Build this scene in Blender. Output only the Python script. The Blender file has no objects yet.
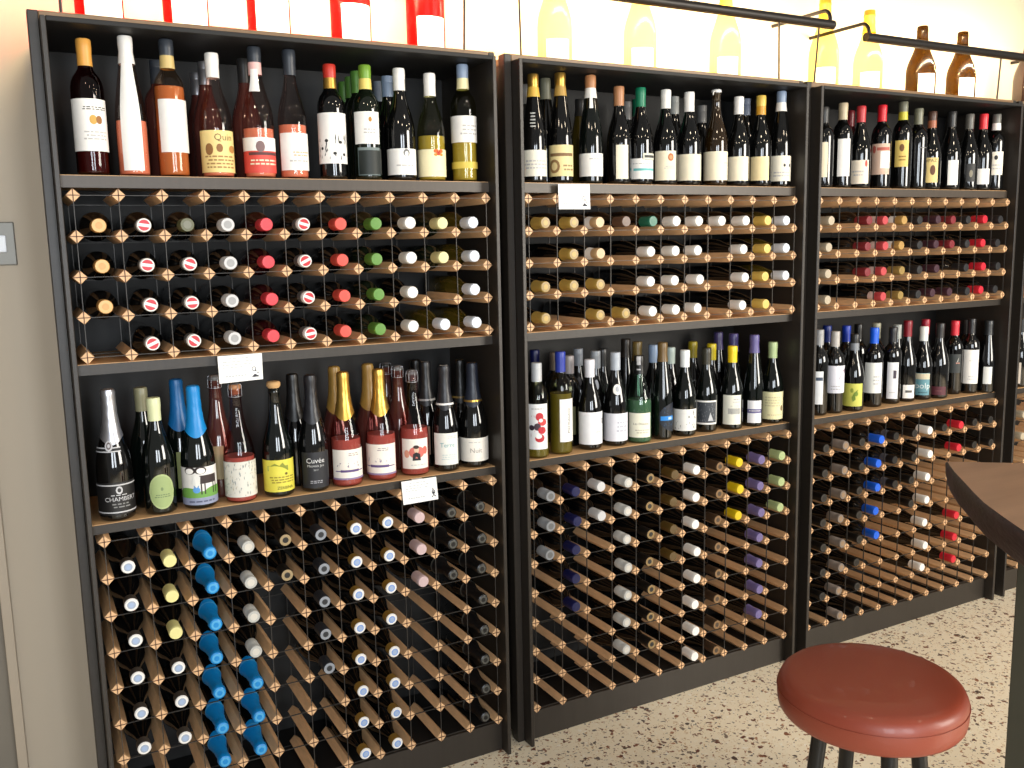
import bpy, math, random
from mathutils import Vector, Matrix
random.seed(7)
PI = math.pi
scene = bpy.context.scene
COL = scene.collection
FZ = 1.757                      # peg-row datum above the floor

# ------------------------------------------------------------------ camera (matched to the photo)
F_PX = 913.44
CR = Vector((0.8772, -0.4797, -0.0205)); CU = Vector((0.0892, 0.1208, 0.9887)); CF = Vector((0.4718, 0.8691, -0.1488))
CP = Vector((-0.1485, -2.4365, FZ - 0.1419))
CF.normalize(); CR = (CR - CF * CR.dot(CF)).normalized(); CU = CR.cross(CF)
cd = bpy.data.cameras.new('camera'); cam = bpy.data.objects.new('camera', cd); COL.objects.link(cam)
cd.sensor_width = 36.0; cd.lens = 36.0 * F_PX / 1024.0; cd.clip_start = 0.05
m = Matrix((CR, CU, -CF)).transposed().to_4x4(); m.translation = CP
cam.matrix_world = m
scene.camera = cam

def ray(x, y): return CR * ((x - 512) / F_PX) - CU * ((y - 384) / F_PX) + CF
def onY(x, y, Y):
    d = ray(x, y); return CP + d * ((Y - CP.y) / d.y)
def onZ(x, y, Z):
    d = ray(x, y); return CP + d * ((Z - CP.z) / d.z)
def px_per_m(p): return F_PX / (Vector(p) - CP).dot(CF)

# ------------------------------------------------------------------ materials
MATS = {}
def lin(c):
    return tuple((v / 12.92 if v <= 0.04045 else ((v + 0.055) / 1.055) ** 2.4) for v in c)
def pm(name, srgb, rough=0.5, metal=0.0, spec=0.5, bump=0.0, bscale=200.0, coat=0.0, var=0.0, vscale=8.0, stretch=(1, 1, 1)):
    """principled material with a little procedural variation"""
    if name in MATS: return MATS[name]
    mt = bpy.data.materials.new(name); mt.use_nodes = True
    nt = mt.node_tree; b = nt.nodes['Principled BSDF']
    c = lin(srgb) + (1.0,)
    b.inputs['Base Color'].default_value = c
    b.inputs['Roughness'].default_value = rough; b.inputs['Metallic'].default_value = metal
    b.inputs['Specular IOR Level'].default_value = spec; b.inputs['Coat Weight'].default_value = coat
    if var or bump:
        tc = nt.nodes.new('ShaderNodeTexCoord'); mp = nt.nodes.new('ShaderNodeMapping')
        mp.inputs['Scale'].default_value = stretch
        nt.links.new(tc.outputs['Object'], mp.inputs['Vector'])
    if var:
        n = nt.nodes.new('ShaderNodeTexNoise'); n.inputs['Scale'].default_value = vscale; n.inputs['Detail'].default_value = 6
        nt.links.new(mp.outputs['Vector'], n.inputs['Vector'])
        mx = nt.nodes.new('ShaderNodeMix'); mx.data_type = 'RGBA'
        mx.inputs['A'].default_value = tuple(v * (1 - var) for v in c[:3]) + (1,)
        mx.inputs['B'].default_value = tuple(min(1, v * (1 + var)) for v in c[:3]) + (1,)
        nt.links.new(n.outputs['Fac'], mx.inputs['Factor']); nt.links.new(mx.outputs['Result'], b.inputs['Base Color'])
    if bump:
        n2 = nt.nodes.new('ShaderNodeTexNoise'); n2.inputs['Scale'].default_value = bscale; n2.inputs['Detail'].default_value = 4
        nt.links.new(mp.outputs['Vector'], n2.inputs['Vector'])
        bp = nt.nodes.new('ShaderNodeBump'); bp.inputs['Strength'].default_value = bump; bp.inputs['Distance'].default_value = 0.002
        nt.links.new(n2.outputs['Fac'], bp.inputs['Height']); nt.links.new(bp.outputs['Normal'], b.inputs['Normal'])
    MATS[name] = mt
    return mt
def col(c, rough=0.45, metal=0.0):
    """plain paint / paper / foil colour"""
    return pm('paint_%02x%02x%02x_%d_%d' % (int(c[0] * 255), int(c[1] * 255), int(c[2] * 255), int(rough * 100), int(metal * 100)), c, rough, metal, var=0.06, vscale=60)
def glass_mat(name, tint, rough=0.04, gloss=1.0):
    """thin clear or tinted glass: tinted see-through plus a mirror coat that grows towards the rim"""
    if name in MATS: return MATS[name]
    mt = bpy.data.materials.new(name); mt.use_nodes = True
    nt = mt.node_tree; nt.nodes.clear()
    out = nt.nodes.new('ShaderNodeOutputMaterial'); mix = nt.nodes.new('ShaderNodeMixShader')
    tr = nt.nodes.new('ShaderNodeBsdfTransparent'); gl = nt.nodes.new('ShaderNodeBsdfGlossy')
    tr.inputs['Color'].default_value = lin(tint) + (1,)
    gl.inputs['Roughness'].default_value = rough
    lw = nt.nodes.new('ShaderNodeLayerWeight'); lw.inputs['Blend'].default_value = 0.5
    pw = nt.nodes.new('ShaderNodeMath'); pw.operation = 'POWER'; pw.inputs[1].default_value = 4.0
    ml = nt.nodes.new('ShaderNodeMath'); ml.operation = 'MULTIPLY_ADD'; ml.inputs[1].default_value = 0.55 * gloss; ml.inputs[2].default_value = 0.045 * gloss
    ge = nt.nodes.new('ShaderNodeNewGeometry'); sb = nt.nodes.new('ShaderNodeMath'); sb.operation = 'SUBTRACT'; sb.inputs[0].default_value = 1.0
    m2 = nt.nodes.new('ShaderNodeMath'); m2.operation = 'MULTIPLY'
    nt.links.new(lw.outputs['Facing'], pw.inputs[0]); nt.links.new(pw.outputs[0], ml.inputs[0])
    nt.links.new(ge.outputs['Backfacing'], sb.inputs[1]); nt.links.new(ml.outputs[0], m2.inputs[0]); nt.links.new(sb.outputs[0], m2.inputs[1])
    nt.links.new(m2.outputs[0], mix.inputs['Fac'])
    nt.links.new(tr.outputs['BSDF'], mix.inputs[1]); nt.links.new(gl.outputs['BSDF'], mix.inputs[2])
    nt.links.new(mix.outputs['Shader'], out.inputs['Surface'])
    MATS[name] = mt
    return mt
def emit(name, srgb, k):
    mt = bpy.data.materials.new(name); mt.use_nodes = True
    b = mt.node_tree.nodes['Principled BSDF']
    b.inputs['Emission Color'].default_value = lin(srgb) + (1,); b.inputs['Emission Strength'].default_value = k
    return mt

M_FRAME = pm('espresso_painted_wood', (0.172, 0.150, 0.128), 0.42, var=0.25, vscale=5, stretch=(1, 1, 14), bump=0.15, bscale=60)
M_FRAMEH = pm('espresso_painted_wood_across', (0.172, 0.150, 0.128), 0.42, var=0.25, vscale=5, stretch=(14, 1, 1), bump=0.15, bscale=60)
M_BLACK = pm('matt_black_panel', (0.05, 0.047, 0.045), 0.6, var=0.2)
M_PLY = pm('pine_ply_shelf', (0.84, 0.66, 0.46), 0.5, var=0.28, vscale=6, stretch=(1, 12, 12))
M_PINE = pm('pine_peg', (0.87, 0.70, 0.52), 0.5, var=0.3, vscale=18, stretch=(6, 1, 6))
M_STRIP = pm('galvanised_strip', (0.25, 0.24, 0.23), 0.45, 0.4)
M_HEAD = pm('head_board_lamp_glow_tint', (0.52, 0.41, 0.29), 0.4, var=0.2, vscale=5, stretch=(14, 1, 1))  # lighter than the frame: lamp glow and glare put into the colour
M_LIP_GLARE = pm('shelf_edge_glare_tint', (0.27, 0.235, 0.20), 0.42, var=0.2, vscale=5, stretch=(14, 1, 1))  # frame paint lightened for the upper shelf lip, glare painted into it
M_STEEL = pm('dark_powder_coated_steel', (0.13, 0.115, 0.105), 0.42, 0.3)

# ------------------------------------------------------------------ mesh helpers
class MB:
    def __init__(s): s.v = []; s.f = []; s.mi = []; s.mats = []; s.sm = []
    def mat(s, mt):
        if mt not in s.mats: s.mats.append(mt)
        return s.mats.index(mt)
    def add(s, vs, fs, mt, smooth=False):
        b = len(s.v); i = s.mat(mt)
        s.v += [tuple(v) for v in vs]
        for f in fs: s.f.append(tuple(b + k for k in f)); s.mi.append(i); s.sm.append(smooth)
    def box(s, x0, x1, y0, y1, z0, z1, mt):
        vs = [(x, y, z) for x in (x0, x1) for y in (y0, y1) for z in (z0, z1)]
        s.add(vs, [(0, 1, 3, 2), (4, 6, 7, 5), (0, 4, 5, 1), (2, 3, 7, 6), (0, 2, 6, 4), (1, 5, 7, 3)], mt)
    def lathe(s, prof, n, mt, cap0=True, cap1=True, smooth=True, cx=0, cy=0, a0=0.0):
        vs = []; fs = []
        for r, z in prof:
            for k in range(n):
                a = a0 + 2 * PI * k / n; vs.append((cx + r * math.cos(a), cy + r * math.sin(a), z))
        for j in range(len(prof) - 1):
            for k in range(n):
                k2 = (k + 1) % n; fs.append((j * n + k, j * n + k2, (j + 1) * n + k2, (j + 1) * n + k))
        s.add(vs, fs, mt, smooth)
        if cap0: s.add(vs[:n], [tuple(range(n - 1, -1, -1))], mt)
        if cap1: s.add(vs[-n:], [tuple(range(n))], mt)
    def tube(s, pts, r, n, mt):
        pts = [Vector(p) for p in pts]; vs = []; fs = []; up = None
        for i, p in enumerate(pts):
            t = (pts[min(i + 1, len(pts) - 1)] - pts[max(i - 1, 0)]).normalized()
            if up is None:
                up = Vector((0, 0, 1)) if abs(t.z) < 0.9 else Vector((0, 1, 0))
            a = t.cross(up).normalized(); b = a.cross(t).normalized(); up = b
            rr = r[i] if isinstance(r, (list, tuple)) else r
            for k in range(n):
                q = 2 * PI * k / n; vs.append(p + a * (rr * math.cos(q)) + b * (rr * math.sin(q)))
        for j in range(len(pts) - 1):
            for k in range(n):
                k2 = (k + 1) % n; fs.append((j * n + k, j * n + k2, (j + 1) * n + k2, (j + 1) * n + k))
        fs2 = [tuple(range(n - 1, -1, -1)), tuple(len(pts) * n - n + k for k in range(n))]
        s.add(vs, fs, mt, True); s.add(vs, fs2, mt)
    def mesh(s, name):
        me = bpy.data.meshes.new(name); me.from_pydata(s.v, [], s.f)
        for mt in s.mats: me.materials.append(mt)
        me.polygons.foreach_set('material_index', s.mi); me.polygons.foreach_set('use_smooth', s.sm)
        me.update(); return me
    def obj(s, name, parent=None):
        me = s.mesh(name)
        return link(name, me, parent)
def link(name, me, parent=None, loc=None):
    o = bpy.data.objects.new(name, me); COL.objects.link(o)
    if parent is not None: o.parent = parent
    if loc is not None: o.location = loc
    return o
def tag(o, label=None, cat=None, group=None, kind=None):
    if label: o['label'] = label
    if cat: o['category'] = cat
    if group: o['group'] = group
    if kind: o['kind'] = kind
    return o
def empty(name, loc, rot=(0, 0, 0), label=None, cat=None, group=None):
    o = bpy.data.objects.new(name, None); COL.objects.link(o); o.location = loc; o.rotation_euler = rot
    o.empty_display_size = 0.05
    return tag(o, label, cat, group)
def bevel(o, w=0.002, seg=2):
    md = o.modifiers.new('bevel', 'BEVEL'); md.width = w; md.segments = seg; md.limit_method = 'ANGLE'
    return o

# ------------------------------------------------------------------ the room
def floor_material():
    mt = bpy.data.materials.new('terrazzo'); mt.use_nodes = True
    nt = mt.node_tree; b = nt.nodes['Principled BSDF']; N = nt.nodes.new; L = nt.links.new
    tc = N('ShaderNodeTexCoord')
    nz = N('ShaderNodeTexNoise'); nz.inputs['Scale'].default_value = 45; L(tc.outputs['Object'], nz.inputs['Vector'])
    ad = N('ShaderNodeMix'); ad.data_type = 'RGBA'; ad.blend_type = 'LINEAR_LIGHT'; ad.inputs['Factor'].default_value = 0.018
    L(tc.outputs['Object'], ad.inputs['A']); L(nz.outputs['Color'], ad.inputs['B'])
    base = None
    def layer(prev, scale, thr, lo, ramp):
        v = N('ShaderNodeTexVoronoi'); v.inputs['Scale'].default_value = scale; L(ad.outputs['Result'], v.inputs['Vector'])
        sp = N('ShaderNodeSeparateColor'); L(v.outputs['Color'], sp.inputs['Color'])
        cr = N('ShaderNodeValToRGB'); cr.color_ramp.interpolation = 'CONSTANT'
        els = cr.color_ramp.elements
        while len(els) < len(ramp): els.new(0.5)
        for e, (p, c) in zip(els, ramp): e.position = p; e.color = lin(c) + (1,)
        L(sp.outputs['Red'], cr.inputs['Fac'])
        # chip only where its cell is selected, and only inside a cell's middle
        sel = N('ShaderNodeMath'); sel.operation = 'LESS_THAN'; sel.inputs[1].default_value = thr; L(sp.outputs['Green'], sel.inputs[0])
        sz = N('ShaderNodeMath'); sz.operation = 'MULTIPLY_ADD'; sz.inputs[1].default_value = 0.32; sz.inputs[2].default_value = lo; L(sp.outputs['Blue'], sz.inputs[0])
        ins = N('ShaderNodeMath'); ins.operation = 'LESS_THAN'; L(v.outputs['Distance'], ins.inputs[0]); L(sz.outputs[0], ins.inputs[1])
        mu = N('ShaderNodeMath'); mu.operation = 'MULTIPLY'; L(sel.outputs[0], mu.inputs[0]); L(ins.outputs[0], mu.inputs[1])
        mx = N('ShaderNodeMix'); mx.data_type = 'RGBA'; L(mu.outputs[0], mx.inputs['Factor'])
        if prev is None: mx.inputs['A'].default_value = lin((0.95, 0.89, 0.78)) + (1,)
        else: L(prev, mx.inputs['A'])
        L(cr.outputs['Color'], mx.inputs['B'])
        return mx.outputs['Result']
    c = layer(None, 120, 0.7, 0.15, [(0, (0.92, 0.86, 0.73)), (0.35, (0.84, 0.72, 0.55)), (0.6, (0.95, 0.91, 0.82)), (0.8, (0.76, 0.62, 0.46))])
    c = layer(c, 80, 0.46, 0.18, [(0, (0.50, 0.34, 0.26)), (0.3, (0.68, 0.50, 0.37)), (0.5, (0.45, 0.41, 0.38)), (0.75, (0.97, 0.93, 0.86))])
    c = layer(c, 54, 0.44, 0.15, [(0, (0.42, 0.26, 0.20)), (0.3, (0.34, 0.28, 0.25)), (0.5, (0.55, 0.36, 0.26)), (0.8, (0.52, 0.46, 0.40))])
    L(c, b.inputs['Base Color']); b.inputs['Roughness'].default_value = 0.35
    return mt
mb = MB(); mb.box(-3.0, 7.0, -6.0, 0.55, -0.1, 0.0, floor_material()); tag(mb.obj('floor'), kind='structure')
M_WALL = pm('warm_painted_plaster', (0.735, 0.68, 0.60), 0.6, var=0.05, vscale=1.5, bump=0.05, bscale=120)
mb = MB(); mb.box(-0.226, 7.0, 0.362, 0.5, 0.0, 3.2, M_WALL); tag(mb.obj('wall_back'), kind='structure')
mb = MB(); mb.box(-3.0, -1.25, 0.362, 0.5, 0.0, 3.2, M_WALL); mb.box(-1.25, -0.226, 0.362, 0.5, 2.2, 3.2, M_WALL)
tag(mb.obj('wall_left'), kind='structure')
M_DOOR = pm('taupe_door_paint', (0.50, 0.47, 0.42), 0.5, var=0.06)
mb = MB(); mb.box(-1.25, -0.252, 0.395, 0.44, 0.002, 2.2, M_DOOR); tag(mb.obj('door_1'), kind='structure')
mb = MB(); mb.box(-0.251, -0.226, 0.345, 0.45, 0.0, 1.42, pm('door_trim_paint', (0.72, 0.66, 0.58), 0.45, var=0.05))
tag(bevel(mb.obj('trim_1'), 0.002), kind='structure')

# ------------------------------------------------------------------ switch plate
sw = empty('light_switch', (-0.169, 0.3615, FZ - 0.107), label='grey metal light switch plate with white rocker on wall left of cabinets', cat='light switch')
mb = MB(); mb.box(-0.042, 0.042, -0.006, 0.0, -0.057, 0.057, pm('brushed_nickel', (0.50, 0.49, 0.46), 0.45, 0.3)); bevel(mb.obj('cover_plate', sw), 0.003)
mb = MB(); mb.box(-0.02, 0.02, -0.011, -0.005, -0.022, 0.022, col((0.96, 0.97, 1.0), 0.35)); bevel(mb.obj('rocker', sw), 0.002)

# ------------------------------------------------------------------ cabinets and bottle grids
OFF = [0.0, 1.2431, 2.4708, 3.705]
CABN = ['left cabinet', 'middle cabinet', 'third cabinet', 'rightmost cabinet']
PU, ZL, PL = 0.0972, -0.8551, 0.0984
ZS1, ZM, ZS2, ZB = 0.049, -0.4070, -0.814, -1.660      # shelf tops
P = 0.1
YF = -0.025
XI0, XI1 = -0.025, 1.119
def cabinet(i):
    labs = ['tall dark brown wine cabinet at the left end beside the light switch',
            'tall dark brown wine cabinet second from the left, with yellow and purple capsules inside',
            'tall dark brown wine cabinet third from the left, behind the red stool and table',
            'tall dark brown wine cabinet at the right edge, only its left side in view']
    c = empty('wine_cabinet', (OFF[i], 0, 0), label=labs[i], cat='wine cabinet', group='row of dark wine cabinets')
    X0, X1 = XI0 - 0.012, XI1 + 0.012
    ztop = FZ + 0.420
    for (a, b, nm) in ((X0, XI0, 'side_panel'), (XI1, X1, 'side_panel')):
        mb = MB(); mb.box(a, b, YF, 0.34, 0.0, FZ + 0.400, M_FRAME); bevel(mb.obj(nm, c), 0.0015, 1)
    mb = MB(); mb.box(XI0, XI1, 0.330, 0.342, 0.012, FZ + 0.388, M_BLACK); mb.obj('back_panel', c)
    mb = MB(); mb.box(XI0, XI1, YF, 0.34, FZ + 0.388, FZ + 0.400, M_BLACK); bevel(mb.obj('top_panel', c), 0.0015, 1)
    # outer casing, set back from the inner unit: two stiles and a head board
    mb = MB(); mb.box(X0 - 0.024, X0, 0.022, 0.060, 0.0, ztop, M_FRAME); bevel(mb.obj('casing_stile', c), 0.002, 1)
    mb = MB(); mb.box(X1, X1 + 0.02, 0.022, 0.060, 0.0, ztop, M_FRAME); bevel(mb.obj('casing_stile', c), 0.002, 1)
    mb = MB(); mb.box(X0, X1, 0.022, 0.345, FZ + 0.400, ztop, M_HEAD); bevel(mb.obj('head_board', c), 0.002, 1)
    for (z, t) in ((ZS1, 0.030), (ZM, 0.027), (ZS2, 0.0242)):
        mb = MB(); mb.box(XI0, XI1, 0.021, 0.33, FZ + z - 0.018, FZ + z, M_PLY); sh = mb.obj('shelf', c)
        mb = MB(); mb.box(XI0, XI1, 0.018, 0.021, FZ + z - t, FZ + z - 0.0015, M_LIP_GLARE if z > 0 else M_FRAMEH)
        mb.box(XI0, XI1, 0.021, 0.036, FZ + z - t, FZ + z - 0.018, M_FRAMEH)
        mb.obj('front_edge', sh)
    mb = MB(); mb.box(XI0, XI1, 0.030, 0.33, 0.075, FZ + ZB, M_BLACK); mb.obj('bottom_board', c)
    mb = MB(); mb.box(XI0, XI1, 0.016, 0.032, 0.0, FZ + ZB, M_FRAMEH); bevel(mb.obj('plinth', c), 0.0015, 1)
    return c
H = 0.0165
def peg_mesh(mb, x=0.0, z=0.0):
    y0, y1 = 0.0, 0.22
    b = 0.0012
    pts = [(H, 0), (0, H), (-H, 0), (0, -H)]
    vs = [(x + p[0] * (1 - b / H), y0, z + p[1] * (1 - b / H)) for p in pts] + [(x + p[0], y0 + b, z + p[1]) for p in pts] + [(x + p[0], y1, z + p[1]) for p in pts]
    fs = [(0, 1, 2, 3), (11, 10, 9, 8)]
    for j in (0, 1):
        for k in range(4):
            k2 = (k + 1) % 4; fs.append((j * 4 + k2, j * 4 + k, j * 4 + 4 + k, j * 4 + 4 + k2))
    mb.add(vs, fs, M_PINE)
_m = MB(); peg_mesh(_m); PEG = _m.mesh('peg')
M_SLOT = pm('rusty_strip_edge', (0.30, 0.17, 0.11), 0.6)
def grid(i, sec):
    rows, pitch, ztop = (5, PU, 0.0) if sec == 0 else (9, PL, ZL)
    nm = ('upper', 'lower')[sec]
    zbot = FZ + ztop - (rows - 1) * pitch
    g = empty('bottle_grid', (OFF[i], 0, zbot - H), label='%s pine-peg and metal-strip bottle grid inside the %s' % (nm, CABN[i]), cat='bottle rack', group='peg grids that hold the lying bottles')
    zo = H
    hh = (rows - 1) * pitch
    # front metal strips
    mb = MB()
    for c in range(12):
        mb.box(c * P - 0.0008, c * P + 0.0008, -0.0006, 0.004, zo, zo + hh, M_STRIP)
    for r in range(rows):
        mb.box(0, 11 * P, -0.0005, 0.004, zo + r * pitch - 0.0007, zo + r * pitch + 0.0007, M_STRIP)
    # rusty edges that fill the cross slot of every peg
    for c in range(12):
        for r in range(rows):
            z = zo + r * pitch
            mb.box(c * P - 0.001, c * P + 0.001, -0.0012, 0.0, z - H + 0.001, z + H - 0.001, M_SLOT)
            mb.box(c * P - H + 0.001, c * P + H - 0.001, -0.0012, 0.0, z - 0.001, z + 0.001, M_SLOT)
    mb.obj('front_strips', g)
    mb = MB()
    for c in range(12):
        mb.box(c * P - 0.0008, c * P + 0.0008, 0.214, 0.218, zo, zo + hh, M_STRIP)
    for r in range(rows):
        mb.box(0, 11 * P, 0.214, 0.218, zo + r * pitch - 0.0135, zo + r * pitch - 0.0120, M_STRIP)
    mb.obj('rear_strips', g)
    order = []
    for r in range(rows):
        for c in range(12): order.append((r, c))
    if i == 3: keep = [(r, c) for r, c in order if c < 2]
    elif sec == 1: keep = [(r, c) for r, c in order if not (r == 0 and c < 8)] if i else [(r, c) for r, c in order if not (r == 0 and c < 8)]
    else: keep = order
    if len(keep) > 100: keep = keep[len(keep) - 100:]
    ks = set(keep)
    for r, c in keep:
        o = link('peg', PEG, g, (c * P, 0, zo + r * pitch))
    rest = [q for q in order if q not in ks]
    if rest:
        mb = MB()
        for r, c in rest: peg_mesh(mb, c * P, zo + r * pitch)
        o = mb.obj('pegs', g); o['kind'] = 'stuff'
    return g
for i in range(4):
    cabinet(i); grid(i, 0); grid(i, 1)

# ------------------------------------------------------------------ bottles
PROF = {
 'bordeaux': (0.30, 0.0375, [(0.80, 0.0), (0.96, 0.004), (1, 0.010), (1, 0.185), (0.985, 0.196), (0.93, 0.207), (0.80, 0.218), (0.62, 0.227), (0.48, 0.235), (0.42, 0.243), (0.385, 0.285), (0.43, 0.286), (0.43, 0.297), (0.38, 0.30)]),
 'burgundy': (0.296, 0.0405, [(0.80, 0.0), (0.96, 0.004), (1, 0.010), (1, 0.125), (0.985, 0.140), (0.93, 0.155), (0.83, 0.172), (0.70, 0.188), (0.56, 0.205), (0.45, 0.222), (0.385, 0.240), (0.355, 0.28), (0.40, 0.281), (0.40, 0.293), (0.35, 0.296)]),
 'champagne': (0.32, 0.044, [(0.82, 0.0), (0.97, 0.004), (1, 0.012), (1, 0.122), (0.975, 0.140), (0.91, 0.158), (0.80, 0.177), (0.67, 0.196), (0.545, 0.216), (0.45, 0.238), (0.395, 0.262), (0.365, 0.295), (0.385, 0.296), (0.385, 0.303), (0.365, 0.304), (0.36, 0.316), (0.32, 0.32)]),
 'flute': (0.33, 0.0375, [(0.82, 0.0), (0.97, 0.004), (1, 0.010), (1, 0.115), (0.97, 0.145), (0.90, 0.172), (0.78, 0.202), (0.63, 0.236), (0.50, 0.268), (0.41, 0.298), (0.375, 0.316), (0.42, 0.317), (0.42, 0.327), (0.38, 0.33)]),
}
def profile(typ, Hh, R):
    H0, R0, pr = PROF[typ]
    return [(r * R, z * Hh / H0) for r, z in pr]
def rad_at(pr, z):
    for (r0, z0), (r1, z1) in zip(pr, pr[1:]):
        if z0 <= z <= z1: return r0 + (r1 - r0) * ((z - z0) / max(z1 - z0, 1e-6))
    return pr[-1][0] if z > pr[-1][1] else pr[0][0]
def bottle_glass(name, c):
    return pm(name, c, 0.06, spec=0.6, coat=0.3)
GL = {
 'black': bottle_glass('black_bottle_glass', (0.035, 0.035, 0.035)),
 'green': bottle_glass('dark_green_bottle_glass', (0.06, 0.085, 0.05)),
 'olive': bottle_glass('olive_bottle_glass', (0.27, 0.23, 0.06)),
 'amber': bottle_glass('amber_bottle_glass', (0.15, 0.10, 0.04)),
 'redwine': bottle_glass('deep_red_bottle_glass', (0.13, 0.03, 0.035)),
 'rosedark': bottle_glass('pink_filled_bottle_glass', (0.30, 0.16, 0.14)),
 'blackgreen': bottle_glass('green_black_bottle_glass', (0.03, 0.05, 0.04)),
}
CLEAR = {
 'rose': (glass_mat('clear_rose_bottle_glass', (0.93, 0.87, 0.85)), pm('salmon_wine', (0.94, 0.60, 0.47), 0.15)),
 'orange': (glass_mat('clear_orange_bottle_glass', (0.92, 0.84, 0.76)), pm('orange_wine', (0.80, 0.52, 0.33), 0.15)),
 'pink': (glass_mat('clear_pink_bottle_glass', (0.89, 0.77, 0.76)), pm('pink_wine', (0.74, 0.45, 0.41), 0.15)),
 'white': (glass_mat('clear_white_bottle_glass', (0.90, 0.90, 0.78)), pm('straw_wine', (0.74, 0.64, 0.30), 0.15)),
 'seagreen': (glass_mat('pale_green_bottle_glass', (0.84, 0.92, 0.87)), pm('green_tinted_wine', (0.33, 0.42, 0.34), 0.15)),
 'straw': (glass_mat('clear_straw_bottle_glass', (0.90, 0.90, 0.80)), pm('shaded_straw_wine', (0.44, 0.39, 0.16), 0.15)),  # straw wine darkened: dimmer light of the lower shelf put into the colour
 'ruby': (glass_mat('clear_ruby_bottle_glass', (0.60, 0.35, 0.36)), pm('ruby_wine', (0.52, 0.12, 0.15), 0.15)),
}
# colours used for capsules
WHITE = (0.93, 0.92, 0.90); CREAM = (0.93, 0.89, 0.70); GOLD = (0.80, 0.63, 0.30); SILVER = (0.72, 0.72, 0.74); GREY = (0.42, 0.42, 0.42)
BLACK = (0.06, 0.06, 0.06); SLATE = (0.20, 0.22, 0.25); RED = (0.80, 0.10, 0.16); DRED = (0.42, 0.06, 0.10); BLUE = (0.07, 0.36, 0.88); SKYB = (0.05, 0.52, 0.80)
NAVY = (0.05, 0.08, 0.30); GREEN = (0.28, 0.55, 0.18); TEAL = (0.05, 0.45, 0.32); YELLOW = (0.93, 0.80, 0.08); PALEY = (0.88, 0.80, 0.42); PURPLE = (0.33, 0.28, 0.52)
PGREEN = (0.66, 0.74, 0.54); BROWN = (0.42, 0.27, 0.18); TAN = (0.68, 0.48, 0.33); BEIGE = (0.74, 0.68, 0.56); OLIVE = (0.36, 0.36, 0.24); PINKW = (0.90, 0.72, 0.70)
BGREY = (0.55, 0.62, 0.72); PLUM = (0.24, 0.11, 0.18); LBLUE = (0.60, 0.70, 0.84); ORANGE = (0.86, 0.62, 0.28); DGREY = (0.16, 0.16, 0.16); GGREY = (0.45, 0.45, 0.38)
def capmat(c, metal=None):
    met = 0.85 if c in (GOLD, SILVER) else 0.0
    return col(c, 0.32 if met else 0.38, met)
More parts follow.
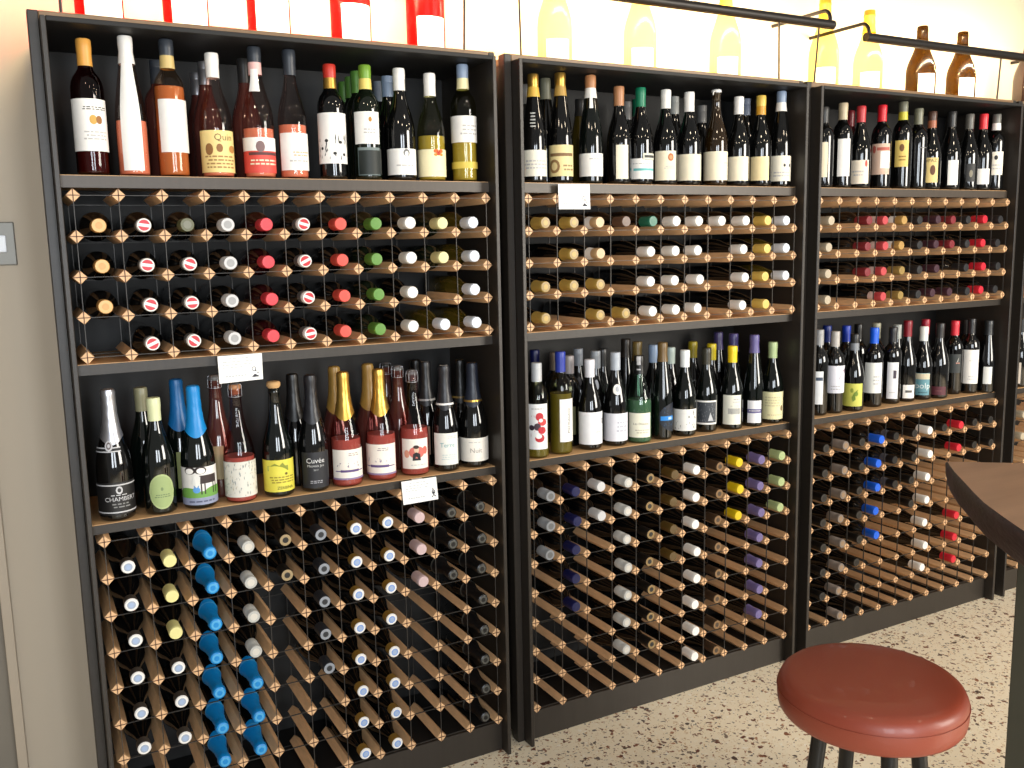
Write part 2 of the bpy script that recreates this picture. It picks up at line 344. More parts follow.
def capsule_mesh(typ, Hh, R, style, c, c2=None, n=24):
    """the foil, screw cap, wired cork or wax on a bottle's mouth"""
    pr = profile(typ, Hh, R); mb = MB(); mt = capmat(c); m2 = capmat(c2) if c2 else mt
    e = 0.0009
    zt = Hh
    def shell(z0, z1, mm, top=False, e=e):
        zs = sorted(set([z0, z1] + [z for r, z in pr if z0 < z < z1]))
        p = [(rad_at(pr, z) + e, z) for z in zs]
        if top: p[-1] = (p[-1][0], z1); p += [(p[-1][0] * 0.86, z1 + 0.0012)]
        mb.lathe(p, n, mm, cap0=False, cap1=top)
    if style == 'foil':                                   # short smooth capsule
        L = 0.058 * Hh / 0.3
        p = [(max(rad_at(pr, zt - L), 0.0158) + e, zt - L), (0.0165, zt - L * 0.55), (0.0174, zt - L * 0.3), (0.0172, zt - 0.002), (0.0158, zt + 0.0012)]
        mb.lathe(p, n, mt, cap0=False, cap1=False)
        mb.lathe([(0.0158, zt + 0.0012), (0.0105, zt + 0.0014)], n, m2, cap0=False, cap1=True)
        mb.lathe([(0.0082, zt + 0.0018), (0.0078, zt + 0.0019)], n, mt, cap0=True, cap1=True)
    elif style == 'band':                                 # capsule in two colours: c above, c2 below
        L = 0.062 * Hh / 0.3
        p = [(max(rad_at(pr, zt - L), 0.0158) + e, zt - L), (0.0168, zt - L * 0.55)]
        mb.lathe(p, n, m2, cap0=False, cap1=False)
        mb.lathe([(0.0168, zt - L * 0.55), (0.0175, zt - L * 0.3), (0.0173, zt - 0.002), (0.0158, zt + 0.0012)], n, mt, cap0=False, cap1=True)
    elif style == 'screw':                                # ridged screw cap with a skirt
        L = 0.058
        p = [(0.0170, zt - L), (0.0172, zt - 0.018), (0.0168, zt - 0.0175), (0.0172, zt - 0.016)]
        z = zt - 0.016
        while z < zt - 0.004:
            p += [(0.0174, z + 0.001), (0.0169, z + 0.002)]; z += 0.003
        p += [(0.0172, zt - 0.001), (0.0160, zt + 0.0012)]
        mb.lathe(p, n, mt, cap0=False, cap1=True)
        if c2: mb.lathe([(0.0100, zt + 0.0016), (0.0098, zt + 0.0018)], n, m2)
    elif style == 'champ':                                # long pressed foil over a wired cork
        L = 0.115 * Hh / 0.32
        zs = [zt - L + L * k / 14 for k in range(15)]
        N = 32; vs = []; fs = []
        for j, z in enumerate(zs):
            for k in range(N):
                a = 2 * PI * k / N
                zz = z - (0.018 * max(0.0, math.cos(a + PI / 2)) ** 3 if j == 0 else 0)
                r = rad_at(pr, min(zz, Hh - 0.012)) + 0.0013 + 0.0006 * math.sin(5 * a + j * 1.7)
                if z > zt - 0.030: r = 0.0172 + 0.0008 * math.sin(7 * a + j)
                if z > zt - 0.016: r = 0.0180 + 0.0005 * math.sin(9 * a)
                if z > zt - 0.003: r = 0.0162
                r = max(r, rad_at(pr, min(zz, Hh)) + 0.0011)
                vs.append((r * math.cos(a), r * math.sin(a), zz))
        for j in range(14):
            for k in range(N):
                k2 = (k + 1) % N; fs.append((j * N + k, j * N + k2, (j + 1) * N + k2, (j + 1) * N + k))
        mb.add(vs, fs, mt, True)
        mb.lathe([(0.0162, zt), (0.0125, zt + 0.002)], N, mt, cap0=False, cap1=False)
        mb.lathe([(0.0125, zt + 0.002), (0.0120, zt + 0.0022)], N, m2, cap0=False, cap1=True)
        mb.lathe([(0.0070, zt + 0.0024), (0.0066, zt + 0.0030)], N, mt)
        if c2 and c2 != c:
            zc = zt - L - 0.002
            mb.lathe([(rad_at(pr, zc) + 0.0016, zc), (rad_at(pr, zc + 0.006) + 0.0020, zc + 0.006)], N, m2, cap0=False, cap1=False)
    elif style == 'cork':                                 # bare mushroom cork
        mb.lathe([(0.0145, zt - 0.012), (0.0150, zt - 0.008), (0.0185, zt - 0.004), (0.0190, zt + 0.004), (0.0165, zt + 0.008), (0.012, zt + 0.009)], n, col((0.78, 0.62, 0.42), 0.8))
    elif style == 'wire':                                 # cork held by a wire cage
        mb.lathe([(0.0120, zt - 0.018), (0.0125, zt - 0.006), (0.0155, zt - 0.003), (0.0160, zt + 0.006), (0.013, zt + 0.009)], n, mt)
        w = col(SILVER, 0.3, 0.9)
        for k in range(6):
            a = 2 * PI * k / 6; ca, sa = math.cos(a), math.sin(a)
            mb.tube([(0.0175 * ca, 0.0175 * sa, zt - 0.024), (0.0178 * ca, 0.0178 * sa, zt - 0.004), (0.0165 * ca, 0.0165 * sa, zt + 0.008), (0.006 * ca, 0.006 * sa, zt + 0.0105)], 0.0007, 5, w)
        mb.lathe([(0.0172, zt - 0.025), (0.0180, zt - 0.024), (0.0172, zt - 0.023)], n, w, cap0=False, cap1=False)
        mb.lathe([(0.0125, zt + 0.0095), (0.0115, zt + 0.0115)], n, w)
    elif style == 'wax':                                  # a blob of wax on the lip with one drip
        mb.lathe([(0.0165, zt - 0.008), (0.0175, zt - 0.005), (0.0172, zt), (0.013, zt + 0.0025)], n, mt)
        mb.tube([(-0.008, -0.0145, zt - 0.004), (-0.010, -0.0142, zt - 0.010), (-0.0105, -0.0138, zt - 0.017)], [0.003, 0.0026, 0.0014], 8, mt)
    elif style == 'stripe':                               # grey neck foil, white disc with a red top split by a white bar
        L = 0.058
        mb.lathe([(0.0165, zt - L), (0.0172, zt - 0.02)], n, capmat(GREY), cap0=False, cap1=False)
        mb.lathe([(0.0172, zt - 0.02), (0.0172, zt - 0.001), (0.0158, zt + 0.0012)], n, capmat(WHITE), cap0=False, cap1=True)
        mr = capmat((0.78, 0.13, 0.18))
        for s in (-1, 1):
            pts = []
            a0 = math.asin(0.28)
            for k in range(9):
                a = a0 + (PI - 2 * a0) * k / 8; pts.append((0.0135 * math.cos(a), s * 0.0135 * math.sin(a), zt + 0.0017))
            if s < 0: pts.reverse()
            mb.add(pts, [tuple(range(len(pts)))], mr)
    elif style == 'ring':                                 # c side, white rim, tinted centre
        L = 0.034
        mb.lathe([(0.0168, zt - L), (0.0172, zt - 0.02), (0.0172, zt - 0.002)], n, mt, cap0=False, cap1=False)
        mb.lathe([(0.0172, zt - 0.002), (0.0150, zt + 0.0012)], n, capmat(WHITE), cap0=False, cap1=True)
        mb.lathe([(0.0105, zt + 0.0015), (0.0100, zt + 0.0019)], n, m2)
        mb.lathe([(0.0068, zt + 0.0021), (0.0064, zt + 0.0023)], n, capmat((0.62, 0.70, 0.82)))
    return mb.mesh('capsule')
_bodies = {}
def body_mesh(typ, Hh, R, mt, n=32):
    k = (typ, round(Hh, 3), round(R, 4), mt.name, n)
    if k not in _bodies:
        mb = MB(); mb.lathe(profile(typ, Hh, R), n, mt); _bodies[k] = mb.mesh('glass_body')
    return _bodies[k]
# ---- labels: curved paper with printed marks
def text_polys(txt):
    cu = bpy.data.curves.new('lettering', 'FONT'); cu.body = txt; cu.resolution_u = 2; cu.align_x = 'CENTER'; cu.align_y = 'CENTER'
    o = bpy.data.objects.new('lettering', cu); COL.objects.link(o)
    me = o.to_mesh()
    v = [tuple(q.co) for q in me.vertices]; f = [tuple(p.vertices) for p in me.polygons]
    o.to_mesh_clear(); bpy.data.objects.remove(o); bpy.data.curves.remove(cu)
    return v, f
def label_mesh(pr, z0, z1, a0, a1, paper, marks, shape='rect', lift=0.0006):
    mb = MB(); hz = z1 - z0; ac = (a0 + a1) / 2; ah = (a1 - a0) / 2
    rm = rad_at(pr, (z0 + z1) / 2)
    def pt(u, v, e=0.0):
        a = ac + u * ah; z = z0 + v * hz
        r = rad_at(pr, z) + lift + e
        return (r * math.sin(a), -r * math.cos(a), z)
    def cols(u0, u1, lo, hi, mt, e, n, nv=1):
        vs = []; fs = []
        for k in range(n + 1):
            u = u0 + (u1 - u0) * k / n
            for j in range(nv + 1): vs.append(pt(u, lo(u) + (hi(u) - lo(u)) * j / nv, e))
        for k in range(n):
            for j in range(nv):
                q = k * (nv + 1) + j; fs.append((q, q + nv + 1, q + nv + 2, q + 1))
        mb.add(vs, fs, mt, True)
    if shape == 'oval':
        cols(-1, 1, lambda u: 0.5 - 0.5 * math.sqrt(max(0, 1 - u * u)), lambda u: 0.5 + 0.5 * math.sqrt(max(0, 1 - u * u)), paper, 0, 24)
    elif shape == 'half':
        cols(-1, 1, lambda u: 0.5 - 0.5 * math.sqrt(max(0, 1 - ((u - 1) / 2) ** 2)), lambda u: 0.5 + 0.5 * math.sqrt(max(0, 1 - ((u - 1) / 2) ** 2)), paper, 0, 24)
    else:
        cols(-1, 1, lambda u: 0.0, lambda u: 1.0, paper, 0, 20, 12)
    lv = 0.0004
    for mk in marks or ():
        k = mk[0]; lv += 0.00005
        if k == 'r':
            _, u0, u1, v0, v1, c = mk; n = max(1, int(abs(u1 - u0) * 8))
            cols(u0, u1, lambda u: v0, lambda u: v1, col(c, 0.6), lv, n)
        elif k == 'e':
            _, cu, cv, ru, rv, c = mk
            cols(cu - ru, cu + ru, lambda u: cv - rv * math.sqrt(max(0, 1 - ((u - cu) / ru) ** 2)), lambda u: cv + rv * math.sqrt(max(0, 1 - ((u - cu) / ru) ** 2)), col(c, 0.6), lv, 14)
        elif k == 'l':
            _, n, u0, u1, v0, v1, c = mk
            for q in range(n):
                v = v0 + (v1 - v0) * (q + 0.5) / n; h = (v1 - v0) / n * 0.22
                x = u0 + random.uniform(0, 0.15) * (u1 - u0)
                while x < u1 - 0.06:
                    w = random.uniform(0.08, 0.24); w = min(w, u1 - x)
                    cols(x, x + w, lambda u: v - h, lambda u: v + h, col(c, 0.6), lv, 2); x += w + 0.05
        elif k == 'p':
            _, pts, c = mk
            mb.add([pt(u, v, lv + 0.0012) for u, v in pts], [tuple(range(len(pts)))], col(c, 0.6))
        elif k == 's':                                    # speckles
            _, n, u0, u1, v0, v1, sz, c = mk
            for q in range(n):
                cu = random.uniform(u0, u1); cv = random.uniform(v0, v1); s = sz * random.uniform(0.5, 1.3); an = random.uniform(0, PI)
                pp = [(cu + s * math.cos(an) * rm, cv + s * math.sin(an)), (cu - s * 0.3 * math.sin(an), cv + 0.4 * s * math.cos(an)), (cu - s * math.cos(an) * 0.6, cv - s * math.sin(an)), (cu + s * 0.3 * math.sin(an), cv - 0.4 * s * math.cos(an))]
                mb.add([pt(u, v, lv) for u, v in pp], [(0, 1, 2, 3)], col(c, 0.6))
        elif k == 't':
            _, txt, cu, cv, hv, c = mk[:6]
            rot = mk[6] if len(mk) > 6 else 0
            vv, ff = text_polys(txt)
            hm = hv * hz                                   # letter height in metres
            hw = ah * rm
            out = []
            for x, y, _z in vv:
                x, y = x * hm / 0.7, y * hm / 0.7
                if rot: x, y = -y, x
                out.append(pt(cu + x / hw, cv + y / hz, lv))
            mb.add(out, ff, col(c, 0.6))
    return mb.mesh('label')

BAYZ = {'U': FZ + ZS1, 'L': FZ + ZS2}
PENDING = []; TAKEN = []
def stand(*a, **k): PENDING.append((a, k))
def place_standing(zoom, bay, typ, glass, cap, top, body, lab=None, desc='', Y=None, base=None, group='', R=None, fill=None, extra=None, name=None):
    """a standing bottle placed from where it stands in the room: axis, height and label extents are measured lengths"""
    x0, y0, s = zoom
    q = lambda p: (x0 + p[0] / s, y0 + p[1] / s)
    R = R or PROF[typ][1]
    zs = BAYZ[bay]
    if base is not None:
        b = onZ(*q(base), zs); d = Vector((b.x - CP.x, b.y - CP.y)).normalized()
        X, Yc = b.x + d.x * R, max(b.y + d.y * R, 0.022 + R)
        bx = q(body if body else base)
        X = onY(bx[0], bx[1], Yc).x
    else:
        Yc = Y; bx = q(body)
        while True:                                       # step back until clear of the bottles already standing
            X = onY(bx[0], bx[1], Yc).x
            if Yc > 0.33 - R - 0.006 or all(bb != bay or math.hypot(X - xx, Yc - yy) > R + rr + 0.001 for bb, xx, yy, rr in TAKEN): break
            Yc += 0.004
    ci = max(k for k in range(4) if OFF[k] - 0.1 < X)
    X = min(max(X, OFF[ci] + XI0 + R + 0.002), OFF[ci] + XI1 - R - 0.002)
    for _it in range(12):                                 # keep clear of any neighbour that is still touching
        for bb, xx, yy, rr in TAKEN:
            dd_ = math.hypot(X - xx, Yc - yy)
            if bb == bay and dd_ < R + rr + 0.001:
                X += (X - xx) / max(dd_, 1e-4) * (R + rr + 0.001 - dd_); Yc += (Yc - yy) / max(dd_, 1e-4) * (R + rr + 0.001 - dd_)
        X = min(max(X, OFF[ci] + XI0 + R + 0.002), OFF[ci] + XI1 - R - 0.002); Yc = min(max(Yc, R + 0.02), 0.327 - R)
    lim = OFF[ci] + XI1 - R - 0.002
    if X >= lim - 1e-6:                                    # standing against the right panel: slide forward along the line of sight
        dd = ray(bx[0], bx[1]); Yn = CP.y + dd.y * (lim - CP.x) / dd.x
        if R + 0.004 <= Yn < Yc and all(bb != bay or math.hypot(lim - xx, Yn - yy) > R + rr for bb, xx, yy, rr in TAKEN): Yc = Yn
    while R > 0.030 and any(bb == bay and math.hypot(X - xx, Yc - yy) < R + rr for bb, xx, yy, rr in TAKEN): R -= 0.001
    TAKEN.append((bay, X, Yc, R))
    tx = q(top); Hh = onY(tx[0], tx[1], Yc).z - zs
    Hh = min(max(Hh, 0.26), 0.334)
    ang = math.atan2(CP.x - X, -(CP.y - Yc)) 
    # local -Y faces the camera
    o = empty(name or ('sparkling_bottle' if typ == 'champagne' else 'wine_bottle'), (X, Yc, zs + 0.0005), (0, 0, math.atan2(X - CP.x, Yc - CP.y) * -1), label=desc, cat='bottle', group=group)
    pr = profile(typ, Hh, R)
    if glass in CLEAR:
        gm, wm = CLEAR[glass]
        g = link('glass_body', body_mesh(typ, Hh, R, gm), o)
        fz = (fill if fill else 0.62) * Hh
        zz = [z for r, z in pr if 0.004 < z < fz] + [fz]
        p = [(max(rad_at(pr, 0.004) - 0.003, 0.01), 0.005)] + [(rad_at(pr, z) - 0.0022, z) for z in zz]
        mb = MB(); mb.lathe(p, 28, wm); mb.obj('wine', o)
    else:
        link('glass_body', body_mesh(typ, Hh, R, GL[glass]), o)
    if cap: link('capsule', capsule_mesh(typ, Hh, R, *cap), o)
    pos = Vector((X, Yc, zs + Hh * 0.4))
    def mklabel(lb, nm='label'):
        lx0, lx1, ly0, ly1, c = lb[:5]; marks = lb[5] if len(lb) > 5 else None; shape = lb[6] if len(lb) > 6 else 'rect'
        cx = q(body)[0] if body else q(base)[0]
        ppm = px_per_m(pos); off = (Vector((cx - 512, 0, 0)).x / F_PX); st = math.sqrt(1 + off * off)
        def an(x):
            t = (x0 + x / s - cx) / (R * ppm * st)
            if t <= -0.9: return -1.45
            if t >= 0.9: return 1.45
            return math.asin(t)
        a0, a1 = an(lx0), an(lx1)
        Yf = Yc - R
        z1 = onY(bx[0], y0 + ly0 / s, Yf).z - zs; z0 = onY(bx[0], y0 + ly1 / s, Yf).z - zs
        z0 = max(z0, 0.012); z1 = min(z1, Hh * 0.9)
        me = label_mesh(pr, z0, z1, a0, a1, c if hasattr(c, 'node_tree') else col(c, 0.55), marks, shape, 0.0006 if nm in ('label', 'lower_label', 'back_label', 'neck_script') else (0.0036 if nm in ('medallion', 'neck_ring') else 0.0024))
        link(nm, me, o)
    if lab: mklabel(lab)
    for nm, lb in (extra or []): mklabel(lb, nm)
    return o

W = (0.95, 0.94, 0.92); INK = (0.12, 0.12, 0.13); LG = (0.74, 0.73, 0.72); CRM = (0.93, 0.88, 0.76)
# ---- left cabinet, upper shelf
Z1 = (55, 20, 4.518); Z2 = (265, 35, 4.452)
G = 'rose and white wines on the upper shelf of the left cabinet'
F_, R2_, R3_ = 0.060, 0.160, 0.250
stand(Z1, 'U', 'bordeaux', 'ruby', ('foil', ORANGE), (115, 90), (158, 470), (88, 236, 355, 592, W, [('l', 2, -0.3, 0.8, 0.78, 0.86, INK), ('e', 0.15, 0.6, 0.16, 0.09, GOLD), ('e', 0.4, 0.6, 0.14, 0.08, (0.6, 0.4, 0.2)), ('l', 3, -0.3, 0.7, 0.2, 0.4, LG)]), 'leftmost bottle on top shelf, orange capsule, white label with gold crest', F_, group=G, fill=0.45)
stand(Z1, 'U', 'flute', 'rose', ('foil', WHITE), (300, 52), (347, 500), (300, 392, 176, 680, W), 'slender tall rose bottle with long white strip label and white capsule', F_, group=G, fill=0.40)
stand(Z1, 'U', 'bordeaux', 'orange', ('band', SLATE, (0.80, 0.70, 0.45)), (505, 88), (527, 480), (474, 612, 357, 597, W), 'orange wine bottle with dark screw cap and blank white label', F_, group=G, fill=0.66)
stand(Z1, 'U', 'burgundy', 'rose', ('foil', WHITE), (712, 155), (735, 600), (652, 822, 498, 690, (0.93, 0.83, 0.55), [('t', 'Quin', 0.3, 0.83, 0.16, (0.45, 0.35, 0.2)), ('e', -0.35, 0.55, 0.18, 0.14, (0.55, 0.38, 0.2)), ('e', 0.1, 0.58, 0.14, 0.1, (0.55, 0.38, 0.2)), ('e', 0.72, 0.56, 0.2, 0.09, (0.72, 0.5, 0.25)), ('l', 4, -0.6, 0.8, 0.08, 0.42, (0.65, 0.5, 0.3))]), 'short rose bottle with white capsule and yellow pictorial label', F_, group=G, fill=0.37)
stand(Z1, 'U', 'burgundy', 'rose', ('band', SLATE, PINKW), (885, 115), (925, 600), (860, 990, 530, 690, (0.85, 0.30, 0.26), [('r', -1, 1, 0.62, 1.0, W), ('e', 0.05, 0.74, 0.2, 0.16, (0.5, 0.4, 0.4)), ('r', -0.5, 0.9, 0.5, 0.58, (0.35, 0.2, 0.2)), ('l', 2, -0.5, 0.8, 0.2, 0.4, CRM)]), 'rose bottle with red and white label and dark-tipped pink capsule', F_, group=G, fill=0.38, extra=[('neck_label', (880, 950, 215, 320, W))])
stand(Z1, 'U', 'bordeaux', 'rosedark', ('screw', SLATE), (457, 188), (478, 480), None, 'dark-capped bottle half hidden behind the orange wine bottle', R2_, group=G)
stand(Z1, 'U', 'burgundy', 'rosedark', ('screw', SILVER), (679, 195), (700, 600), None, 'silver-capped bottle directly behind the yellow-labelled rose bottle', R2_, group=G)
stand(Z1, 'U', 'burgundy', 'rosedark', ('screw', SILVER), (652, 245), (662, 600), None, 'silver-capped bottle furthest back behind the yellow-labelled rose bottle', R3_, group=G)
stand(Z1, 'U', 'burgundy', 'rosedark', ('foil', DGREY), (842, 180), (875, 600), None, 'bottle with dark capsule behind the red and white labelled rose', R2_, group=G)
stand(Z2, 'U', 'burgundy', 'rose', ('foil', SLATE), (100, 60), (128, 520), (72, 198, 435, 602, W, [('l', 2, -0.2, 0.8, 0.36, 0.52, (0.80, 0.66, 0.48)), ('l', 1, -0.4, 0.7, 0.2, 0.3, LG)]), 'pale rose bottle with slate capsule and white label, middle of top shelf', F_, group=G, R=0.038, fill=0.42)
stand(Z2, 'U', 'bordeaux', 'black', ('band', (0.75, 0.20, 0.15), GOLD), (280, 135), (300, 460), (237, 362, 345, 572, W, [('s', 26, -0.75, 0.95, 0.1, 0.52, 0.085, INK), ('e', -0.3, 0.45, 0.09, 0.03, INK), ('e', 0.4, 0.42, 0.1, 0.03, INK), ('e', 0.1, 0.2, 0.09, 0.03, INK), ('e', 0.6, 0.18, 0.08, 0.03, INK), ('e', -0.55, 0.3, 0.07, 0.03, INK)]), 'dark bottle with red and gold capsule, white label with black flowers', F_, group=G)
stand(Z2, 'U', 'bordeaux', 'green', ('band', (0.45, 0.62, 0.20), PALEY), (433, 138), (455, 450), (402, 508, 340, 484, W, [('e', 0.25, 0.76, 0.12, 0.08, (0.7, 0.5, 0.2)), ('l', 2, -0.3, 0.6, 0.3, 0.5, LG)]), 'dark green bottle with green capsule and white label at front', F_, group=G, extra=[('lower_label', (412, 506, 500, 634, (0.10, 0.13, 0.12), [('r', -1, 1, 0.9, 1.0, (0.45, 0.5, 0.5)), ('r', -1, 1, 0.0, 0.04, (0.35, 0.4, 0.4)), ('r', -1, -0.92, 0, 1, (0.35, 0.4, 0.4))]))])
for k, (tp, bd, y) in enumerate([((395, 165), (418, 460), 0.135), ((361, 190), (392, 460), 0.21), ((331, 212), (362, 460), 0.285)]):
    stand(Z2, 'U', 'bordeaux', 'green', ('foil', (0.33, 0.52, 0.22)), tp, bd, None, 'green-capsuled bottle, %s behind the dark green front bottle' % ('first', 'second', 'third')[k], y, group=G, R=0.0345)
stand(Z2, 'U', 'burgundy', 'black', ('foil', WHITE), (583, 152), (607, 500), (543, 672, 505, 622, W, [('e', 0.25, 0.84, 0.16, 0.14, (0.45, 0.45, 0.45)), ('e', 0.25, 0.80, 0.09, 0.10, W), ('l', 1, -0.3, 0.6, 0.3, 0.42, LG)]), 'black bottle with white capsule and low white label with grey arch', F_, group=G)
stand(Z2, 'U', 'burgundy', 'black', ('screw', BGREY), (540, 187), (555, 500), None, 'blue-grey capped bottle behind the white-capsuled black bottle', R2_, group=G)
stand(Z2, 'U', 'bordeaux', 'black', ('screw', (0.5, 0.53, 0.58)), (493, 210), (520, 540), (510, 545, 530, 640, (0.78, 0.78, 0.55)), 'grey capped bottle furthest back behind the white-capsuled black bottle', R3_, group=G)
stand(Z2, 'U', 'burgundy', 'white', ('band', WHITE, WHITE), (728, 175), (742, 520), (676, 814, 508, 650, (0.95, 0.91, 0.74), [('e', 0.22, 0.93, 0.13, 0.07, (0.85, 0.40, 0.14)), ('e', 0.48, 0.93, 0.13, 0.07, (0.85, 0.40, 0.14)), ('e', 0.35, 0.84, 0.13, 0.07, (0.80, 0.28, 0.12)), ('e', 0.2, 0.80, 0.09, 0.05, (0.9, 0.55, 0.18)), ('e', 0.5, 0.80, 0.09, 0.05, (0.9, 0.55, 0.18)), ('t', 'x', 0.35, 0.90, 0.26, (0.66, 0.16, 0.08)), ('l', 1, 0.2, 0.7, 0.15, 0.25, LG)]), 'clear white-wine bottle with orange lattice emblem on cream label', F_, group=G, fill=0.42)
stand(Z2, 'U', 'bordeaux', 'white', ('band', BGREY, CREAM), (870, 130), (885, 420), (828, 938, 358, 477, W, [('l', 3, -0.2, 0.8, 0.25, 0.7, LG)]), 'rightmost bottle on top shelf of left cabinet, clear with straw-yellow wine', F_, group=G, fill=0.5, extra=[('lower_label', (828, 942, 563, 594, (0.85, 0.75, 0.32)))])

# ---- middle cabinet, upper shelf
Z3 = (515, 60, 5.907); Z4 = (655, 70, 6.147)
G = 'white wines on the upper shelf of the middle cabinet'
stand(Z3, 'U', 'flute', 'black', ('band', GOLD, (0.85, 0.68, 0.28)), (100, 88), (114, 610), (45, 182, 530, 686, (0.93, 0.91, 0.84), [('l', 3, -0.7, 0.8, 0.25, 0.65, LG)]), 'gold-capped flute with white neck script, leftmost on middle top shelf', F_, group=G, extra=[('neck_script', (88, 128, 300, 400, GL['black'], [('l', 5, -0.9, 0.9, 0.0, 1.0, (0.8, 0.8, 0.78))]))])
stand(Z3, 'U', 'flute', 'black', ('foil', GREY), (50, 150), (60, 610), None, 'grey-capped bottle against the left panel behind the script-necked flute', R2_, group=G)
stand(Z3, 'U', 'flute', 'black', ('foil', GGREY), (178, 93), (185, 610), None, 'bottle with dull olive capsule behind and between the two leftmost flutes', R2_, group=G)
stand(Z3, 'U', 'flute', 'black', ('band', GOLD, (0.70, 0.56, 0.28)), (268, 68), (272, 600), (203, 342, 500, 686, (0.90, 0.83, 0.60), [('e', -0.4, 0.32, 0.34, 0.22, (0.55, 0.42, 0.26)), ('e', -0.4, 0.32, 0.2, 0.13, (0.85, 0.77, 0.55)), ('r', -0.7, 0.8, 0.64, 0.74, (0.5, 0.38, 0.24)), ('l', 2, 0.1, 0.85, 0.15, 0.4, (0.6, 0.5, 0.35))]), 'flute with gold capsule and yellowed label with brown crest', F_, group=G)
stand(Z3, 'U', 'flute', 'blackgreen', ('band', (0.72, 0.50, 0.33), WHITE), (437, 85), (449, 620), (384, 516, 550, 686, W, [('l', 1, -0.2, 0.6, 0.7, 0.82, LG)]), 'flute with white paper strip across its neck and plain white label', F_, group=G, extra=[('neck_strip', (440, 470, 190, 280, W))])
stand(Z3, 'U', 'flute', 'olive', ('foil', DGREY), (374, 235), (388, 610), None, 'olive bottle with dark capsule behind the paper-strip flute', R2_, group=G)
stand(Z3, 'U', 'burgundy', 'black', ('foil', TAN), (597, 160), (615, 600), (598, 668, 500, 702, (0.95, 0.92, 0.82)), 'bottle with tan capsule and tall label wrapped to its right', F_, group=G)
stand(Z3, 'U', 'burgundy', 'black', ('screw', GREY), (641, 250), (660, 600), None, 'grey-capped bottle behind the tan-capsuled bottle', R2_, group=G)
stand(Z3, 'U', 'burgundy', 'black', ('foil', TEAL), (738, 168), (742, 640), (672, 812, 580, 702, W, [('r', -0.4, 1, 0.4, 0.52, (0.4, 0.72, 0.72)), ('l', 1, -0.5, 0.6, 0.7, 0.8, LG), ('r', 0.25, 0.95, 0.92, 1.0, INK)]), 'front bottle with green capsule and white label with teal band', F_, group=G, extra=[('tag_label', (756, 812, 550, 588, (0.85, 0.85, 0.78), [('r', -0.8, 0.8, 0.3, 0.7, (0.25, 0.25, 0.25))]))])
stand(Z3, 'U', 'burgundy', 'black', ('foil', TEAL), (706, 235), (720, 640), None, 'second green-capsuled bottle hidden behind the teal-banded one', R2_, group=G)
stand(Z4, 'U', 'burgundy', 'black', ('foil', WHITE), (48, 125), (65, 590), (2, 128, 495, 677, (0.95, 0.91, 0.80), [('e', 0.45, 0.78, 0.26, 0.13, (0.72, 0.42, 0.25)), ('e', 0.45, 0.78, 0.15, 0.07, (0.82, 0.6, 0.4)), ('l', 2, -0.1, 0.8, 0.38, 0.5, LG)]), 'white-capsuled bottle with orange-brown seal on cream label', F_, group=G)
stand(Z4, 'U', 'burgundy', 'black', ('screw', (0.6, 0.61, 0.6)), (102, 167), (115, 600), None, 'grey-capped bottle behind the orange-brown sealed bottle', R2_, group=G)
stand(Z4, 'U', 'burgundy', 'black', ('band', WHITE, WHITE), (205, 140), (208, 600), (133, 285, 515, 678, (0.95, 0.91, 0.80)), 'white-capsuled bottle with wide plain cream label, right of the sealed one', F_, group=G)
stand(Z4, 'U', 'burgundy', 'black', ('screw', GREY), (271, 222), (285, 600), None, 'grey-capped bottle behind the plain cream-labelled one', R2_, group=G)
stand(Z4, 'U', 'burgundy', 'amber', ('wax', WHITE), (365, 125), (372, 590), (303, 443, 498, 677, (0.95, 0.91, 0.80), [('l', 1, 0.5, 0.9, 0.55, 0.65, LG)]), 'amber bottle with bare neck and white wax drip on its lip', F_, group=G)
stand(Z4, 'U', 'burgundy', 'black', ('foil', WHITE), (493, 167), (510, 600), (450, 573, 530, 680, (0.95, 0.91, 0.80)), 'white-capsuled bottle right of the amber wax-topped one', F_, group=G)
stand(Z4, 'U', 'burgundy', 'black', ('screw', (0.42, 0.46, 0.54)), (541, 180), (552, 600), None, 'blue-grey capped bottle behind the yellow-capsuled one on top shelf', R2_, group=G)
stand(Z4, 'U', 'burgundy', 'black', ('band', (0.86, 0.72, 0.32), (0.80, 0.58, 0.16)), (627, 160), (645, 600), (590, 700, 530, 678, (0.94, 0.86, 0.66)), 'yellow-capsuled bottle with pale yellow label, middle top shelf', F_, group=G)
stand(Z4, 'U', 'flute', 'black', ('band', BGREY, WHITE), (768, 122), (768, 600), (703, 830, 525, 682, (0.95, 0.92, 0.84), [('e', 0.3, 0.62, 0.08, 0.06, INK), ('e', 0.72, 0.62, 0.08, 0.06, INK), ('l', 2, -0.5, 0.7, 0.15, 0.4, LG)]), 'rightmost bottle on middle top shelf, blue-grey and white capsule', F_, group=G)

